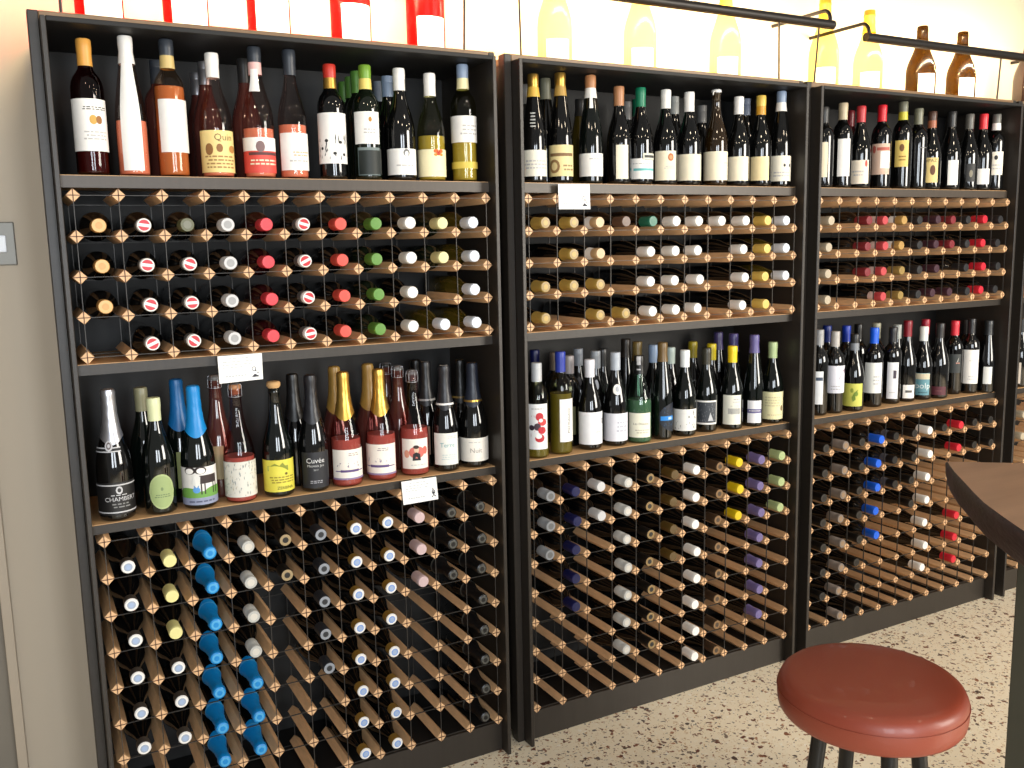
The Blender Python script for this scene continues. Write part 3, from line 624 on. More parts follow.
# ---- third cabinet, upper shelf
Z5 = (810, 85, 4.785)
G = 'red wines on the upper shelf of the third cabinet'
stand(Z5, 'U', 'bordeaux', 'black', ('foil', DGREY), (65, 108), (62, 360), (30, 84, 272, 440, CRM), 'bottle half cut off by the left panel of third cabinet, top shelf', F_, group=G)
stand(Z5, 'U', 'bordeaux', 'black', ('foil', BEIGE), (143, 88), (152, 340), (132, 190, 255, 436, W), 'beige-capsuled bottle with tall white label, third cabinet top shelf', F_, group=G)
stand(Z5, 'U', 'bordeaux', 'redwine', ('foil', DRED), (180, 125), (186, 360), None, 'dark red bottle behind the beige-capsuled one', R2_, group=G)
stand(Z5, 'U', 'burgundy', 'black', ('foil', (0.72, 0.20, 0.22)), (238, 103), (237, 400), (190, 280, 358, 472, (0.93, 0.88, 0.80), [('e', 0.7, 0.85, 0.14, 0.14, (0.75, 0.3, 0.25)), ('l', 2, -0.6, 0.5, 0.3, 0.6, LG)]), 'sloping bottle with dull red capsule, leftmost red cap on top shelf', F_, group=G)
stand(Z5, 'U', 'bordeaux', 'black', ('foil', RED), (335, 98), (338, 350), (297, 380, 278, 427, (0.82, 0.70, 0.62), [('r', -0.05, 1, 0.2, 0.75, W), ('e', -0.7, 0.82, 0.2, 0.12, (0.7, 0.35, 0.3)), ('r', -0.4, 0.9, 0.78, 0.88, (0.7, 0.35, 0.3))]), 'bottle with bright red capsule and pinkish two-tone label', F_, group=G)
stand(Z5, 'U', 'bordeaux', 'black', ('band', GGREY, (0.76, 0.73, 0.22)), (433, 68), (438, 330), (407, 470, 262, 390, (0.88, 0.77, 0.42), [('e', 0.0, 0.72, 0.34, 0.14, (0.45, 0.3, 0.15)), ('l', 2, -0.4, 0.6, 0.2, 0.45, (0.6, 0.45, 0.2))]), 'tall bottle with yellow-green capsule and yellow label', F_, group=G)
stand(Z5, 'U', 'bordeaux', 'black', ('foil', GGREY), (505, 114), (510, 380), (520, 552, 296, 300, GREY), 'unlabelled dark bottle with grey-green capsule, third cabinet top shelf', F_, group=G)
stand(Z5, 'U', 'burgundy', 'black', ('band', (0.30, 0.2, 0.16), (0.62, 0.36, 0.24)), (570, 128), (575, 400), (540, 612, 346, 466, (0.90, 0.80, 0.52), [('e', 0.3, 0.5, 0.34, 0.2, (0.4, 0.25, 0.15)), ('t', 'OPAZ', 0, 0.88, 0.13, (0.35, 0.25, 0.12))]), 'brown-capsuled bottle with yellow label and brown medallion', F_, group=G)
stand(Z5, 'U', 'burgundy', 'black', ('foil', DGREY), (662, 128), (668, 420), (660, 708, 358, 478, W), 'dark-capsuled bottle with white label turned right, third top shelf', F_, group=G)
stand(Z5, 'U', 'burgundy', 'black', ('foil', (0.36, 0.35, 0.33)), (745, 140), (752, 420), (748, 790, 375, 462, (0.12, 0.12, 0.12), [('e', 0, 0.45, 0.4, 0.2, (0.5, 0.48, 0.42))]), 'grey-capsuled bottle with small dark label and pale emblem', F_, group=G)
stand(Z5, 'U', 'burgundy', 'black', ('foil', (0.88, 0.18, 0.22)), (812, 140), (818, 430), (785, 858, 399, 474, W), 'bottle with red capsule and low white label, near right panel', F_, group=G)
stand(Z5, 'U', 'bordeaux', 'black', ('band', (0.4, 0.4, 0.38), WHITE), (897, 143), (900, 370), (857, 940, 318, 430, (0.93, 0.90, 0.84), [('r', -0.9, -0.7, 0.2, 0.55, INK), ('e', 0.2, 0.75, 0.18, 0.1, INK), ('l', 2, -0.4, 0.8, 0.2, 0.5, LG)]), 'rightmost bottle on top shelf of third cabinet, white ring on neck', 0.042, group=G)

# ---- left cabinet, lower shelf
Z6 = (90, 360, 4.517); Z7 = (255, 355, 5.12); Z8 = (370, 350, 4.955)
G = 'sparkling wines on the lower shelf of the left cabinet'
SIL = (0.75, 0.75, 0.76)
stand(Z6, 'L', 'champagne', 'black', ('champ', SILVER, SILVER), (75, 108), (122, 640), (38, 208, 555, 702, (0.09, 0.085, 0.085), [('r', -1, 1, 0.90, 0.94, SIL), ('r', -1, 1, 0.06, 0.10, SIL), ('e', 0.12, 0.76, 0.13, 0.12, SIL), ('e', 0.12, 0.76, 0.07, 0.065, (0.2, 0.2, 0.2)), ('l', 1, -0.3, 0.5, 0.58, 0.64, SIL), ('t', 'CHAMBERT', 0.18, 0.48, 0.13, SIL), ('l', 2, -0.25, 0.55, 0.2, 0.38, (0.5, 0.5, 0.5))]), 'black sparkling bottle with silver foil at left end of lower shelf', base=(128, 736), group=G,
      extra=[('medallion', (82, 124, 366, 412, SIL, [('e', 0, 0.5, 0.6, 0.34, (0.35, 0.3, 0.3)), ('e', 0, 0.5, 0.35, 0.2, SIL)], 'oval')), ('collar', (40, 165, 396, 418, SIL, [('r', -1, 1, 0.25, 0.75, BLACK)]))])
stand(Z6, 'L', 'burgundy', 'blackgreen', ('foil', (0.84, 0.86, 0.68)), (290, 172), (318, 598), (270, 378, 518, 676, (0.66, 0.72, 0.50), [('e', 0, 0.5, 0.88, 0.45, (0.60, 0.67, 0.45)), ('e', 0.0, 0.58, 0.1, 0.05, (0.45, 0.52, 0.35)), ('l', 2, -0.6, 0.6, 0.32, 0.44, (0.40, 0.47, 0.32))], 'oval'), 'dark bottle with pale green capsule and oval green label', base=(328, 706), group=G)
stand(Z6, 'L', 'burgundy', 'blackgreen', ('foil', (0.52, 0.51, 0.40)), (240, 125), (262, 560), None, 'olive-beige capped bottle behind the oval-labelled one', 0.15, group=G)
GOAT = [('r', -1, 1, 0.16, 0.36, (0.42, 0.62, 0.28)), ('e', -0.5, 0.32, 0.45, 0.14, (0.42, 0.62, 0.28)), ('e', 0.7, 0.35, 0.5, 0.11, (0.42, 0.62, 0.28)), ('r', -1, 1, 0.0, 0.19, (0.55, 0.58, 0.68)),
        ('r', 0.0, 0.75, 0.56, 0.78, (0.20, 0.15, 0.15)), ('r', 0.04, 0.09, 0.28, 0.56, (0.15, 0.1, 0.1)), ('r', 0.18, 0.23, 0.28, 0.56, (0.15, 0.1, 0.1)), ('r', 0.55, 0.60, 0.28, 0.56, (0.15, 0.1, 0.1)), ('r', 0.69, 0.74, 0.28, 0.56, (0.15, 0.1, 0.1)),
        ('p', [(-0.28, 0.58), (-0.12, 0.46), (0.02, 0.58), (0.04, 0.76), (-0.2, 0.8)], (0.88, 0.88, 0.86)), ('e', -0.13, 0.5, 0.10, 0.07, (0.35, 0.55, 0.75)), ('e', -0.13, 0.40, 0.15, 0.08, (0.35, 0.6, 0.85)),
        ('e', -0.36, 0.92, 0.24, 0.10, (0.16, 0.12, 0.12)), ('e', -0.38, 0.905, 0.17, 0.075, W), ('e', 0.06, 0.92, 0.24, 0.10, (0.16, 0.12, 0.12)), ('e', 0.08, 0.905, 0.17, 0.075, W), ('l', 1, -0.5, 0.6, 0.05, 0.13, (0.3, 0.33, 0.42))]
stand(Z6, 'L', 'champagne', 'blackgreen', ('champ', SKYB), (467, 118), (496, 570), (414, 582, 486, 664, (0.90, 0.89, 0.87), GOAT), 'sparkling bottle with bright blue foil and horned goat label', base=(500, 678), group=G)
stand(Z6, 'L', 'champagne', 'blackgreen', ('champ', (0.05, 0.38, 0.62)), (397, 78), (422, 560), (400, 430, 415, 580, (0.55, 0.58, 0.35)), 'second blue-foiled sparkling bottle behind the horned goat one', 0.15, group=G)
stand(Z6, 'L', 'champagne', 'pink', ('wire', TAN), (650, 125), (682, 560), (606, 760, 462, 622, (0.85, 0.84, 0.80), [('s', 90, -0.9, 0.9, 0.05, 0.97, 0.06, (0.55, 0.58, 0.58)), ('s', 40, -0.9, 0.9, 0.05, 0.97, 0.05, (0.72, 0.66, 0.55))]), 'rose sparkling bottle with wired cork and grey scribbled label', base=(685, 648), group=G, fill=0.40, R=0.042)
stand(Z6, 'L', 'champagne', 'rosedark', ('wire', GREY), (575, 85), (590, 500), (560, 610, 390, 540, (0.62, 0.55, 0.40)), 'wired-cork bottle behind the grey-scribbled rose sparkling', 0.15, group=G)
stand(Z7, 'L', 'champagne', 'blackgreen', ('cork', TAN), (90, 152), (122, 620), (48, 202, 540, 704, (0.86, 0.82, 0.30), [('p', [(-0.5, 0.66), (0.45, 0.66), (0.45, 0.82), (0.3, 0.82), (0.2, 0.92), (0.05, 0.82), (-0.15, 0.9), (-0.35, 0.82), (-0.5, 0.82)], (0.55, 0.58, 0.22)), ('e', 0.35, 0.56, 0.07, 0.04, (0.4, 0.35, 0.1)), ('l', 3, -0.5, 0.8, 0.26, 0.5, (0.55, 0.48, 0.15)), ('t', 'ZERBINA', 0.3, 0.12, 0.09, (0.3, 0.27, 0.1))]), 'dark bottle with bare mushroom cork and bright yellow label', base=(124, 732), group=G, R=0.041)
stand(Z7, 'L', 'champagne', 'black', ('champ', BLACK), (185, 100), (215, 560), None, 'black foiled bottle standing behind between yellow label and black label', 0.15, group=G)
stand(Z7, 'L', 'champagne', 'black', ('champ', (0.10, 0.10, 0.12)), (266, 106), (306, 600), (245, 374, 500, 696, (0.115, 0.12, 0.145), [('t', 'Cuvée', 0.0, 0.76, 0.14, (0.85, 0.85, 0.85)), ('t', 'Mauvais Jeu', 0.0, 0.62, 0.07, (0.75, 0.75, 0.75)), ('t', '2017', 0.0, 0.5, 0.045, (0.7, 0.7, 0.7)), ('l', 2, -0.4, 0.4, 0.12, 0.22, (0.65, 0.65, 0.68))]), 'black foiled bottle with slate label and white handwriting', base=(308, 708), group=G, R=0.041)
PUR = (0.36, 0.28, 0.48)
RL = [('l', 2, -0.1, 0.5, 0.78, 0.9, (0.6, 0.55, 0.55)), ('s', 14, -0.75, 0.6, 0.42, 0.56, 0.06, PUR), ('r', -0.8, 0.85, 0.27, 0.30, PUR), ('r', -0.5, 0.5, 0.25, 0.33, PUR), ('r', -1, 1, 0.0, 0.06, (0.55, 0.48, 0.62))]
stand(Z7, 'L', 'champagne', 'pink', ('champ', GOLD), (440, 90), (470, 560), (402, 545, 488, 642, (0.93, 0.90, 0.86), RL), 'gold-foiled rose sparkling, left one of the matching front pair', base=(475, 682), group=G, fill=0.42)
stand(Z7, 'L', 'champagne', 'rosedark', ('champ', (0.6, 0.47, 0.22)), (402, 62), (425, 500), None, 'gold-foiled bottle behind the left one of the matching rose pair', 0.15, group=G)
stand(Z8, 'L', 'champagne', 'pink', ('champ', GOLD), (30, 98), (58, 530), (-12, 125, 470, 622, (0.93, 0.90, 0.86), RL), 'gold-foiled rose sparkling, right one of the matching front pair', base=(60, 652), group=G, fill=0.42)
stand(Z7, 'L', 'champagne', 'rosedark', ('champ', (0.6, 0.47, 0.22)), (572, 48), (595, 500), None, 'gold-foiled bottle behind the right one of the matching rose pair', 0.15, group=G)
stand(Z8, 'L', 'champagne', 'pink', ('wire', (0.35, 0.33, 0.34)), (200, 118), (222, 530), (163, 285, 443, 592, (0.92, 0.90, 0.86), [('e', 0.1, 0.55, 0.55, 0.2, (0.80, 0.42, 0.38)), ('e', -0.6, 0.5, 0.2, 0.13, (0.85, 0.6, 0.5)), ('e', 0.7, 0.6, 0.2, 0.13, (0.8, 0.4, 0.35)), ('p', [(-0.2, 0.28), (0.35, 0.28), (0.3, 0.5), (0.05, 0.56), (-0.15, 0.5)], (0.12, 0.1, 0.12)), ('e', 0.08, 0.64, 0.17, 0.11, (0.85, 0.72, 0.62)), ('e', 0.06, 0.73, 0.2, 0.06, (0.2, 0.12, 0.1)), ('l', 1, -0.4, 0.7, 0.1, 0.16, LG)]), 'rose sparkling bottle whose label shows a dark-dressed figure on red', base=(226, 626), group=G, fill=0.47)
stand(Z8, 'L', 'champagne', 'rosedark', ('wire', GREY), (137, 95), (150, 480), None, 'wired bottle directly behind the figure-labelled rose sparkling', 0.15, group=G)
stand(Z8, 'L', 'champagne', 'rosedark', ('wire', DGREY), (84, 80), (92, 450), None, 'dark wired bottle furthest back behind the figure-labelled rose', 0.25, group=G)
stand(Z8, 'L', 'champagne', 'black', ('champ', (0.13, 0.13, 0.15), WHITE), (355, 80), (378, 510), (322, 435, 415, 573, (0.90, 0.90, 0.87), [('t', 'Terre', 0.1, 0.62, 0.14, (0.45, 0.66, 0.68)), ('l', 3, -0.4, 0.7, 0.15, 0.35, (0.75, 0.8, 0.8)), ('l', 2, 0.1, 0.8, 0.82, 0.92, LG)]), 'black bottle with white neck ring and white label with teal script', base=(378, 606), group=G, R=0.041)
stand(Z8, 'L', 'champagne', 'black', ('champ', (0.10, 0.10, 0.11), (0.62, 0.61, 0.6)), (272, 60), (286, 480), (270, 300, 380, 520, (0.55, 0.42, 0.34)), 'black bottle with pale neck ring, behind the teal-script one', 0.15, group=G)
stand(Z8, 'L', 'champagne', 'black', ('champ', BLACK), (222, 52), (240, 460), None, 'black foiled bottle furthest back left of the pale-ringed one', 0.25, group=G)
stand(Z8, 'L', 'champagne', 'black', ('champ', (0.13, 0.15, 0.20), GOLD), (500, 66), (516, 500), (452, 580, 440, 556, (0.92, 0.90, 0.86), [('t', 'Nuit', 0.1, 0.46, 0.2, (0.62, 0.6, 0.58)), ('l', 1, -0.3, 0.4, 0.78, 0.86, LG)]), 'rightmost front sparkling bottle, dark blue foil with gold edge', base=(515, 582), group=G)
stand(Z8, 'L', 'champagne', 'black', ('champ', BLACK, (0.5, 0.4, 0.2)), (440, 52), (455, 470), None, 'dark foiled bottle with gold edge behind the rightmost sparkling one', 0.16, group=G)

# ---- middle cabinet, lower shelf
Z9 = (515, 330, 5.69); Z10 = (645, 325, 6.147)
G = 'white wines on the lower shelf of the middle cabinet'
ART = [('l', 1, -0.5, 0.6, 0.86, 0.93, LG), ('e', 0.2, 0.72, 0.35, 0.09, (0.75, 0.15, 0.2)), ('e', 0.45, 0.6, 0.4, 0.08, (0.80, 0.25, 0.25)), ('e', 0.0, 0.5, 0.3, 0.08, (0.25, 0.18, 0.22)), ('e', -0.5, 0.48, 0.25, 0.06, (0.2, 0.15, 0.2)), ('e', 0.4, 0.42, 0.35, 0.08, (0.75, 0.15, 0.2)), ('e', 0.2, 0.25, 0.42, 0.09, (0.72, 0.14, 0.18)), ('e', 0.1, 0.29, 0.28, 0.05, W), ('e', 0.3, 0.64, 0.18, 0.04, W), ('s', 12, -0.6, 0.8, 0.3, 0.78, 0.05, (0.6, 0.15, 0.2))]
stand(Z9, 'L', 'bordeaux', 'straw', ('screw', (0.72, 0.73, 0.74)), (113, 190), (127, 560), (72, 183, 425, 684, (0.92, 0.92, 0.92), ART), 'clear bottle with red abstract art label at left panel', base=(132, 742), group=G, fill=0.2)
stand(Z9, 'L', 'bordeaux', 'black', ('foil', NAVY), (150, 112), (162, 450), None, 'navy-capped bottle behind the red art label', 0.22, group=G)
stand(Z9, 'L', 'bordeaux', 'straw', ('foil', (0.15, 0.22, 0.60)), (258, 125), (262, 560), (256, 330, 398, 642, W, [('t', 'PIEDRASASSI', 0.1, 0.5, 0.075, (0.2, 0.2, 0.2), 1)]), 'yellow-green bottle with blue capsule and vertical lettering on label', base=(266, 712), group=G, fill=0.60)
stand(Z9, 'L', 'bordeaux', 'black', ('foil', (0.45, 0.40, 0.36)), (217, 130), (228, 450), None, 'taupe-capped bottle behind left of the blue-capsuled one', 0.16, group=G)
stand(Z9, 'L', 'bordeaux', 'black', ('foil', (0.58, 0.55, 0.55)), (303, 148), (310, 460), (300, 345, 440, 600, OLIVE), 'pale grey capped bottle behind right of the blue-capsuled one', 0.15, group=G)
stand(Z9, 'L', 'burgundy', 'black', ('foil', (0.86, 0.86, 0.88)), (417, 170), (427, 560), (365, 492, 473, 657, (0.92, 0.92, 0.93), [('p', [(0.1, 0.68), (0.85, 0.62), (0.85, 0.8), (0.6, 0.78)], (0.55, 0.56, 0.58)), ('l', 1, 0.2, 0.7, 0.35, 0.42, LG)]), 'white-capsuled bottle with white label and grey sail shape', base=(427, 686), group=G)
stand(Z9, 'L', 'burgundy', 'black', ('screw', (0.5, 0.52, 0.55)), (355, 108), (362, 480), (352, 390, 272, 322, (0.32, 0.3, 0.3), None, 'oval'), 'silver-capped bottle with grey neck medallion at the back', 0.17, group=G)
stand(Z9, 'L', 'burgundy', 'black', ('screw', (0.58, 0.6, 0.62)), (443, 122), (460, 480), (448, 486, 290, 346, (0.72, 0.73, 0.75), None, 'oval'), 'silver-capped bottle with pale shoulder medallion behind the grey-sail one', 0.14, group=G)
stand(Z9, 'L', 'burgundy', 'black', ('screw', (0.66, 0.69, 0.73)), (560, 130), (572, 560), (507, 636, 480, 638, (0.90, 0.90, 0.93), [('l', 3, 0.0, 0.8, 0.3, 0.75, (0.75, 0.75, 0.8))]), 'silver-capped bottle with round white medallion on its shoulder', base=(572, 664), group=G, extra=[('medallion', (556, 612, 315, 374, W, [('e', 0.05, 0.55, 0.4, 0.26, (0.7, 0.72, 0.75))], 'oval'))])
stand(Z9, 'L', 'burgundy', 'black', ('foil', DGREY), (490, 110), (500, 470), None, 'dark-capped bottle behind left of the medallion bottle', 0.2, group=G)
stand(Z9, 'L', 'burgundy', 'seagreen', ('band', BLACK, BLACK), (698, 148), (707, 560), (650, 768, 478, 617, (0.93, 0.92, 0.84), [('t', 'Les Oiseaux', 0.1, 0.56, 0.09, (0.45, 0.42, 0.38)), ('l', 2, -0.4, 0.8, 0.15, 0.35, (0.75, 0.72, 0.65))]), 'pale green glass bottle with black silver-ringed capsule', base=(710, 647), group=G, fill=0.5, R=0.043, extra=[('neck_ring', (676, 724, 150, 158, SIL)), ('neck_ring', (676, 724, 230, 238, SIL))])
stand(Z9, 'L', 'flute', 'black', ('foil', (0.40, 0.33, 0.16)), (690, 50), (695, 480), None, 'tall bottle with dull gold capsule behind the pale green bottle', 0.14, group=G)
stand(Z9, 'L', 'flute', 'black', ('foil', (0.16, 0.13, 0.10)), (622, 44), (630, 470), None, 'tall dark bottle furthest back left of the pale green bottle', 0.24, group=G)
BW = (0.10, 0.42, 0.72)
stand(Z10, 'L', 'flute', 'blackgreen', ('foil', (0.42, 0.33, 0.18)), (100, 108), (106, 560), (85, 168, 485, 664, (0.06, 0.10, 0.16), [('r', -0.8, 0.8, 0.40, 0.55, (0.12, 0.52, 0.85)), ('r', 0.05, 0.5, 0.43, 0.52, (0.75, 0.85, 0.95)), ('s', 50, -0.75, 0.95, 0.15, 0.88, 0.03, (0.35, 0.55, 0.75))], 'half'), 'slender flute with gold-brown capsule and half-round blue label', base=(108, 707), group=G, R=0.036)
stand(Z10, 'L', 'burgundy', 'black', ('foil', LBLUE), (45, 125), (50, 480), None, 'light blue capped bottle behind left of the blue-labelled flute', 0.15, group=G)
stand(Z10, 'L', 'burgundy', 'black', ('foil', (0.66, 0.72, 0.70)), (145, 140), (155, 500), None, 'pale grey-green capped bottle behind right of the blue-labelled flute', 0.15, group=G)
stand(Z10, 'L', 'burgundy', 'blackgreen', ('foil', (0.90, 0.92, 0.92)), (238, 157), (242, 590), (172, 313, 524, 656, (0.92, 0.92, 0.90), [('t', 'E', 0.6, 0.82, 0.18, INK), ('t', 'K', 0.3, 0.64, 0.12, INK), ('t', 'N', 0.72, 0.6, 0.12, INK), ('s', 22, -0.6, 0.9, 0.1, 0.5, 0.05, INK)]), 'white-capsuled bottle with scattered black letters on white label', base=(240, 688), group=G)
stand(Z10, 'L', 'burgundy', 'black', ('foil', (0.62, 0.55, 0.10)), (283, 105), (290, 480), None, 'yellow-capped bottle furthest back right of the scattered-letter bottle', 0.2, group=G)
stand(Z10, 'L', 'burgundy', 'blackgreen', ('foil', (0.20, 0.19, 0.14)), (360, 145), (374, 560), (318, 436, 470, 617, (0.22, 0.24, 0.27), [('r', -1, 1, 0.93, 1, W), ('r', -1, 1, 0, 0.07, W), ('r', -1, -0.93, 0, 1, W), ('r', 0.93, 1, 0, 1, W), ('s', 60, -0.85, 0.85, 0.12, 0.88, 0.06, (0.55, 0.57, 0.6)), ('p', [(0.1, 0.15), (0.6, 0.15), (0.3, 0.5)], (0.75, 0.76, 0.78))]), 'dark-capped bottle with white-bordered dark picture label', base=(374, 662), group=G)
stand(Z10, 'L', 'burgundy', 'black', ('foil', (0.80, 0.72, 0.10)), (400, 118), (405, 480), None, 'yellow-capped bottle behind the dark picture label', 0.15, group=G)
stand(Z10, 'L', 'flute', 'black', ('foil', (0.24, 0.21, 0.38)), (437, 32), (445, 480), None, 'tall purple-capped bottle behind, left of two at the back', 0.21, group=G)
stand(Z10, 'L', 'burgundy', 'blackgreen', ('foil', YELLOW), (518, 133), (532, 560), (480, 587, 437, 618, (0.92, 0.92, 0.86), [('r', -0.4, 0.9, 0.36, 0.55, (0.68, 0.68, 0.66)), ('l', 2, 0.1, 0.9, 0.72, 0.9, LG), ('s', 20, -0.3, 0.9, 0.38, 0.65, 0.06, (0.55, 0.55, 0.55))]), 'front bottle with bright yellow capsule and grey sketch label', base=(532, 648), group=G)
stand(Z10, 'L', 'flute', 'black', ('foil', (0.28, 0.25, 0.46)), (530, 28), (538, 480), None, 'tall purple-capped bottle right behind the bright yellow capsule', 0.14, group=G)
stand(Z10, 'L', 'flute', 'blackgreen', ('foil', (0.37, 0.34, 0.55)), (645, 28), (664, 560), (630, 712, 470, 607, (0.92, 0.92, 0.93), [('r', -1, 1, 0.44, 0.62, (0.40, 0.38, 0.56)), ('l', 1, -0.8, 0.8, 0.5, 0.58, W)]), 'tall front flute with purple capsule and purple-banded label', base=(667, 632), group=G, R=0.036)
stand(Z10, 'L', 'burgundy', 'blackgreen', ('foil', PGREEN), (773, 108), (777, 540), (718, 840, 418, 586, (0.90, 0.88, 0.70), [('e', 0.65, 0.4, 0.12, 0.1, (0.5, 0.42, 0.3)), ('l', 4, -0.7, 0.5, 0.45, 0.85, (0.78, 0.74, 0.58)), ('l', 1, -0.6, 0.7, 0.12, 0.2, (0.75, 0.7, 0.55))]), 'rightmost front bottle with pale green capsule and cream label', base=(775, 608), group=G)

# ---- third cabinet, lower shelf
Z11 = (805, 315, 4.676)
G = 'red wines on the lower shelf of the third cabinet'
stand(Z11, 'L', 'bordeaux', 'black', ('screw', (0.6, 0.6, 0.6)), (70, 70), (60, 340), (42, 84, 268, 422, (0.90, 0.91, 0.92), [('r', -0.6, 0.9, 0.72, 0.82, (0.25, 0.3, 0.38))]), 'silver-capped bottle cut off by the left panel, third lower shelf', base=(60, 472), group=G)
stand(Z11, 'L', 'bordeaux', 'black', ('foil', (0.06, 0.14, 0.42)), (90, 45), (97, 300), None, 'dark blue capped bottle behind the two leftmost silver caps', 0.15, group=G)
stand(Z11, 'L', 'bordeaux', 'black', ('screw', (0.68, 0.66, 0.64)), (140, 78), (135, 330), (97, 178, 242, 370, (0.88, 0.88, 0.92), [('p', [(0.2, 0.5), (0.9, 0.75), (0.8, 0.9), (0.4, 0.7)], (0.45, 0.4, 0.48)), ('l', 2, -0.5, 0.6, 0.1, 0.3, (0.7, 0.7, 0.72))]), 'silver-capped bottle with pale lilac label, second in lower row', base=(133, 462), group=G)
stand(Z11, 'L', 'bordeaux', 'black', ('foil', (0.07, 0.20, 0.62)), (184, 52), (186, 300), None, 'blue-capped bottle behind the leafy yellow label', 0.15, group=G)
stand(Z11, 'L', 'burgundy', 'black', ('band', (0.12, 0.12, 0.12), (0.5, 0.52, 0.55)), (216, 92), (224, 380), (182, 266, 326, 432, (0.80, 0.80, 0.36), [('p', [(0.0, 0.2), (0.25, 0.3), (0.2, 0.5), (0.5, 0.75), (0.1, 0.6), (-0.1, 0.4)], (0.42, 0.52, 0.15)), ('e', 0.3, 0.55, 0.2, 0.1, (0.45, 0.55, 0.18)), ('e', -0.1, 0.7, 0.15, 0.1, (0.55, 0.6, 0.2))]), 'dark bottle with leafy yellow-green label', base=(224, 452), group=G)
stand(Z11, 'L', 'bordeaux', 'black', ('foil', BLACK), (238, 45), (242, 300), None, 'black-capped bottle behind right of the leafy yellow label', 0.2, group=G)
stand(Z11, 'L', 'bordeaux', 'black', ('foil', BLUE), (312, 62), (316, 330), (278, 356, 228, 370, (0.93, 0.94, 0.92), [('l', 3, 0.0, 0.8, 0.25, 0.6, (0.75, 0.75, 0.75))]), 'front bottle with bright blue capsule and white label', base=(315, 432), group=G)
stand(Z11, 'L', 'bordeaux', 'black', ('foil', (0.60, 0.60, 0.52)), (321, 40), (325, 300), None, 'beige-capped bottle behind the bright blue capsule', 0.14, group=G)
stand(Z11, 'L', 'bordeaux', 'black', ('foil', (0.13, 0.13, 0.14)), (394, 60), (402, 320), (383, 434, 226, 396, (0.90, 0.91, 0.93), [('r', 0.05, 0.6, 0.56, 0.78, (0.25, 0.22, 0.28)), ('l', 1, -0.6, 0.6, 0.15, 0.2, LG)]), 'black-capsuled bottle with narrow white label and dark square', base=(402, 417), group=G)
stand(Z11, 'L', 'burgundy', 'black', ('screw', (0.70, 0.73, 0.72)), (417, 48), (422, 300), None, 'white-grey capped bottle behind the dark-square label', 0.14, group=G)
stand(Z11, 'L', 'burgundy', 'black', ('foil', (0.50, 0.07, 0.13)), (467, 18), (468, 360), (457, 509, 332, 394, W, [('r', -0.6, 0.5, 0.42, 0.6, (0.35, 0.35, 0.35))]), 'dark red capsuled tall bottle with small white label turned right', base=(468, 407), group=G, extra=[('back_label', (425, 452, 334, 394, (0.16, 0.19, 0.18)))])
stand(Z11, 'L', 'burgundy', 'black', ('foil', (0.88, 0.90, 0.88)), (537, 57), (545, 340), (509, 580, 277, 380, (0.38, 0.58, 0.63), [('r', -1, 1, 0.72, 0.98, (0.80, 0.76, 0.66)), ('t', 'bolp', 0.15, 0.42, 0.26, (0.86, 0.9, 0.9)), ('l', 1, -0.5, 0.8, 0.08, 0.16, (0.2, 0.3, 0.35))]), 'white-capsuled bottle with teal and cream label', base=(545, 398), group=G)
stand(Z11, 'L', 'burgundy', 'black', ('foil', (0.62, 0.10, 0.18)), (548, 23), (552, 300), None, 'red-capped bottle behind the teal and cream label', 0.14, group=G)
stand(Z11, 'L', 'burgundy', 'black', ('foil', (0.12, 0.11, 0.11)), (610, 42), (618, 330), (580, 656, 340, 380, (0.33, 0.12, 0.17), [('l', 1, -0.3, 0.5, 0.4, 0.6, (0.5, 0.3, 0.3))]), 'dark bottle with low maroon label', base=(618, 392), group=G)
stand(Z11, 'L', 'bordeaux', 'black', ('foil', (0.82, 0.17, 0.23)), (687, 30), (690, 300), (660, 724, 188, 276, (0.17, 0.19, 0.19), [('l', 1, 0.2, 0.8, 0.45, 0.6, (0.7, 0.5, 0.45)), ('p', [(0.3, 0.55), (0.5, 0.6), (0.6, 0.85)], (0.7, 0.7, 0.68))]), 'front bottle with red capsule and charcoal label', base=(690, 372), group=G)
stand(Z11, 'L', 'bordeaux', 'black', ('foil', (0.13, 0.13, 0.14)), (733, 25), (738, 280), None, 'black-capped bottle behind right of the charcoal label', 0.14, group=G)
stand(Z11, 'L', 'bordeaux', 'black', ('foil', (0.12, 0.12, 0.13)), (768, 20), (766, 300), (738, 806, 168, 326, W, [('l', 1, -0.3, 0.7, 0.66, 0.7, LG), ('l', 2, -0.4, 0.7, 0.1, 0.25, (0.78, 0.78, 0.78))]), 'black-capsuled bottle with large white label, second from right', base=(765, 368), group=G)
stand(Z11, 'L', 'flute', 'black', ('foil', (0.14, 0.15, 0.16)), (835, 30), (846, 300), (832, 872, 247, 327, (0.86, 0.87, 0.86), None), 'rightmost bottle on lower shelf of third cabinet, small white label', 0.045, group=G, R=0.0345)
# ---- rightmost cabinet
Z12 = (980, 315, 4.676)
stand(Z12, 'L', 'burgundy', 'black', ('foil', BLACK), (180, 20), (181, 280), (170, 190, 228, 326, (0.85, 0.80, 0.74)), 'bottle with narrow pale label at right edge of photo', base=(184, 350), group='bottles in the rightmost cabinet')

for a_, k_ in sorted(PENDING, key=lambda t: 0 if ('base' in t[1] or (len(t[0]) > 9 and t[0][9] < 0.08)) else 1 + (t[1].get('Y') or (t[0][9] if len(t[0]) > 9 else 0) or 0)):
    place_standing(*a_, **k_)
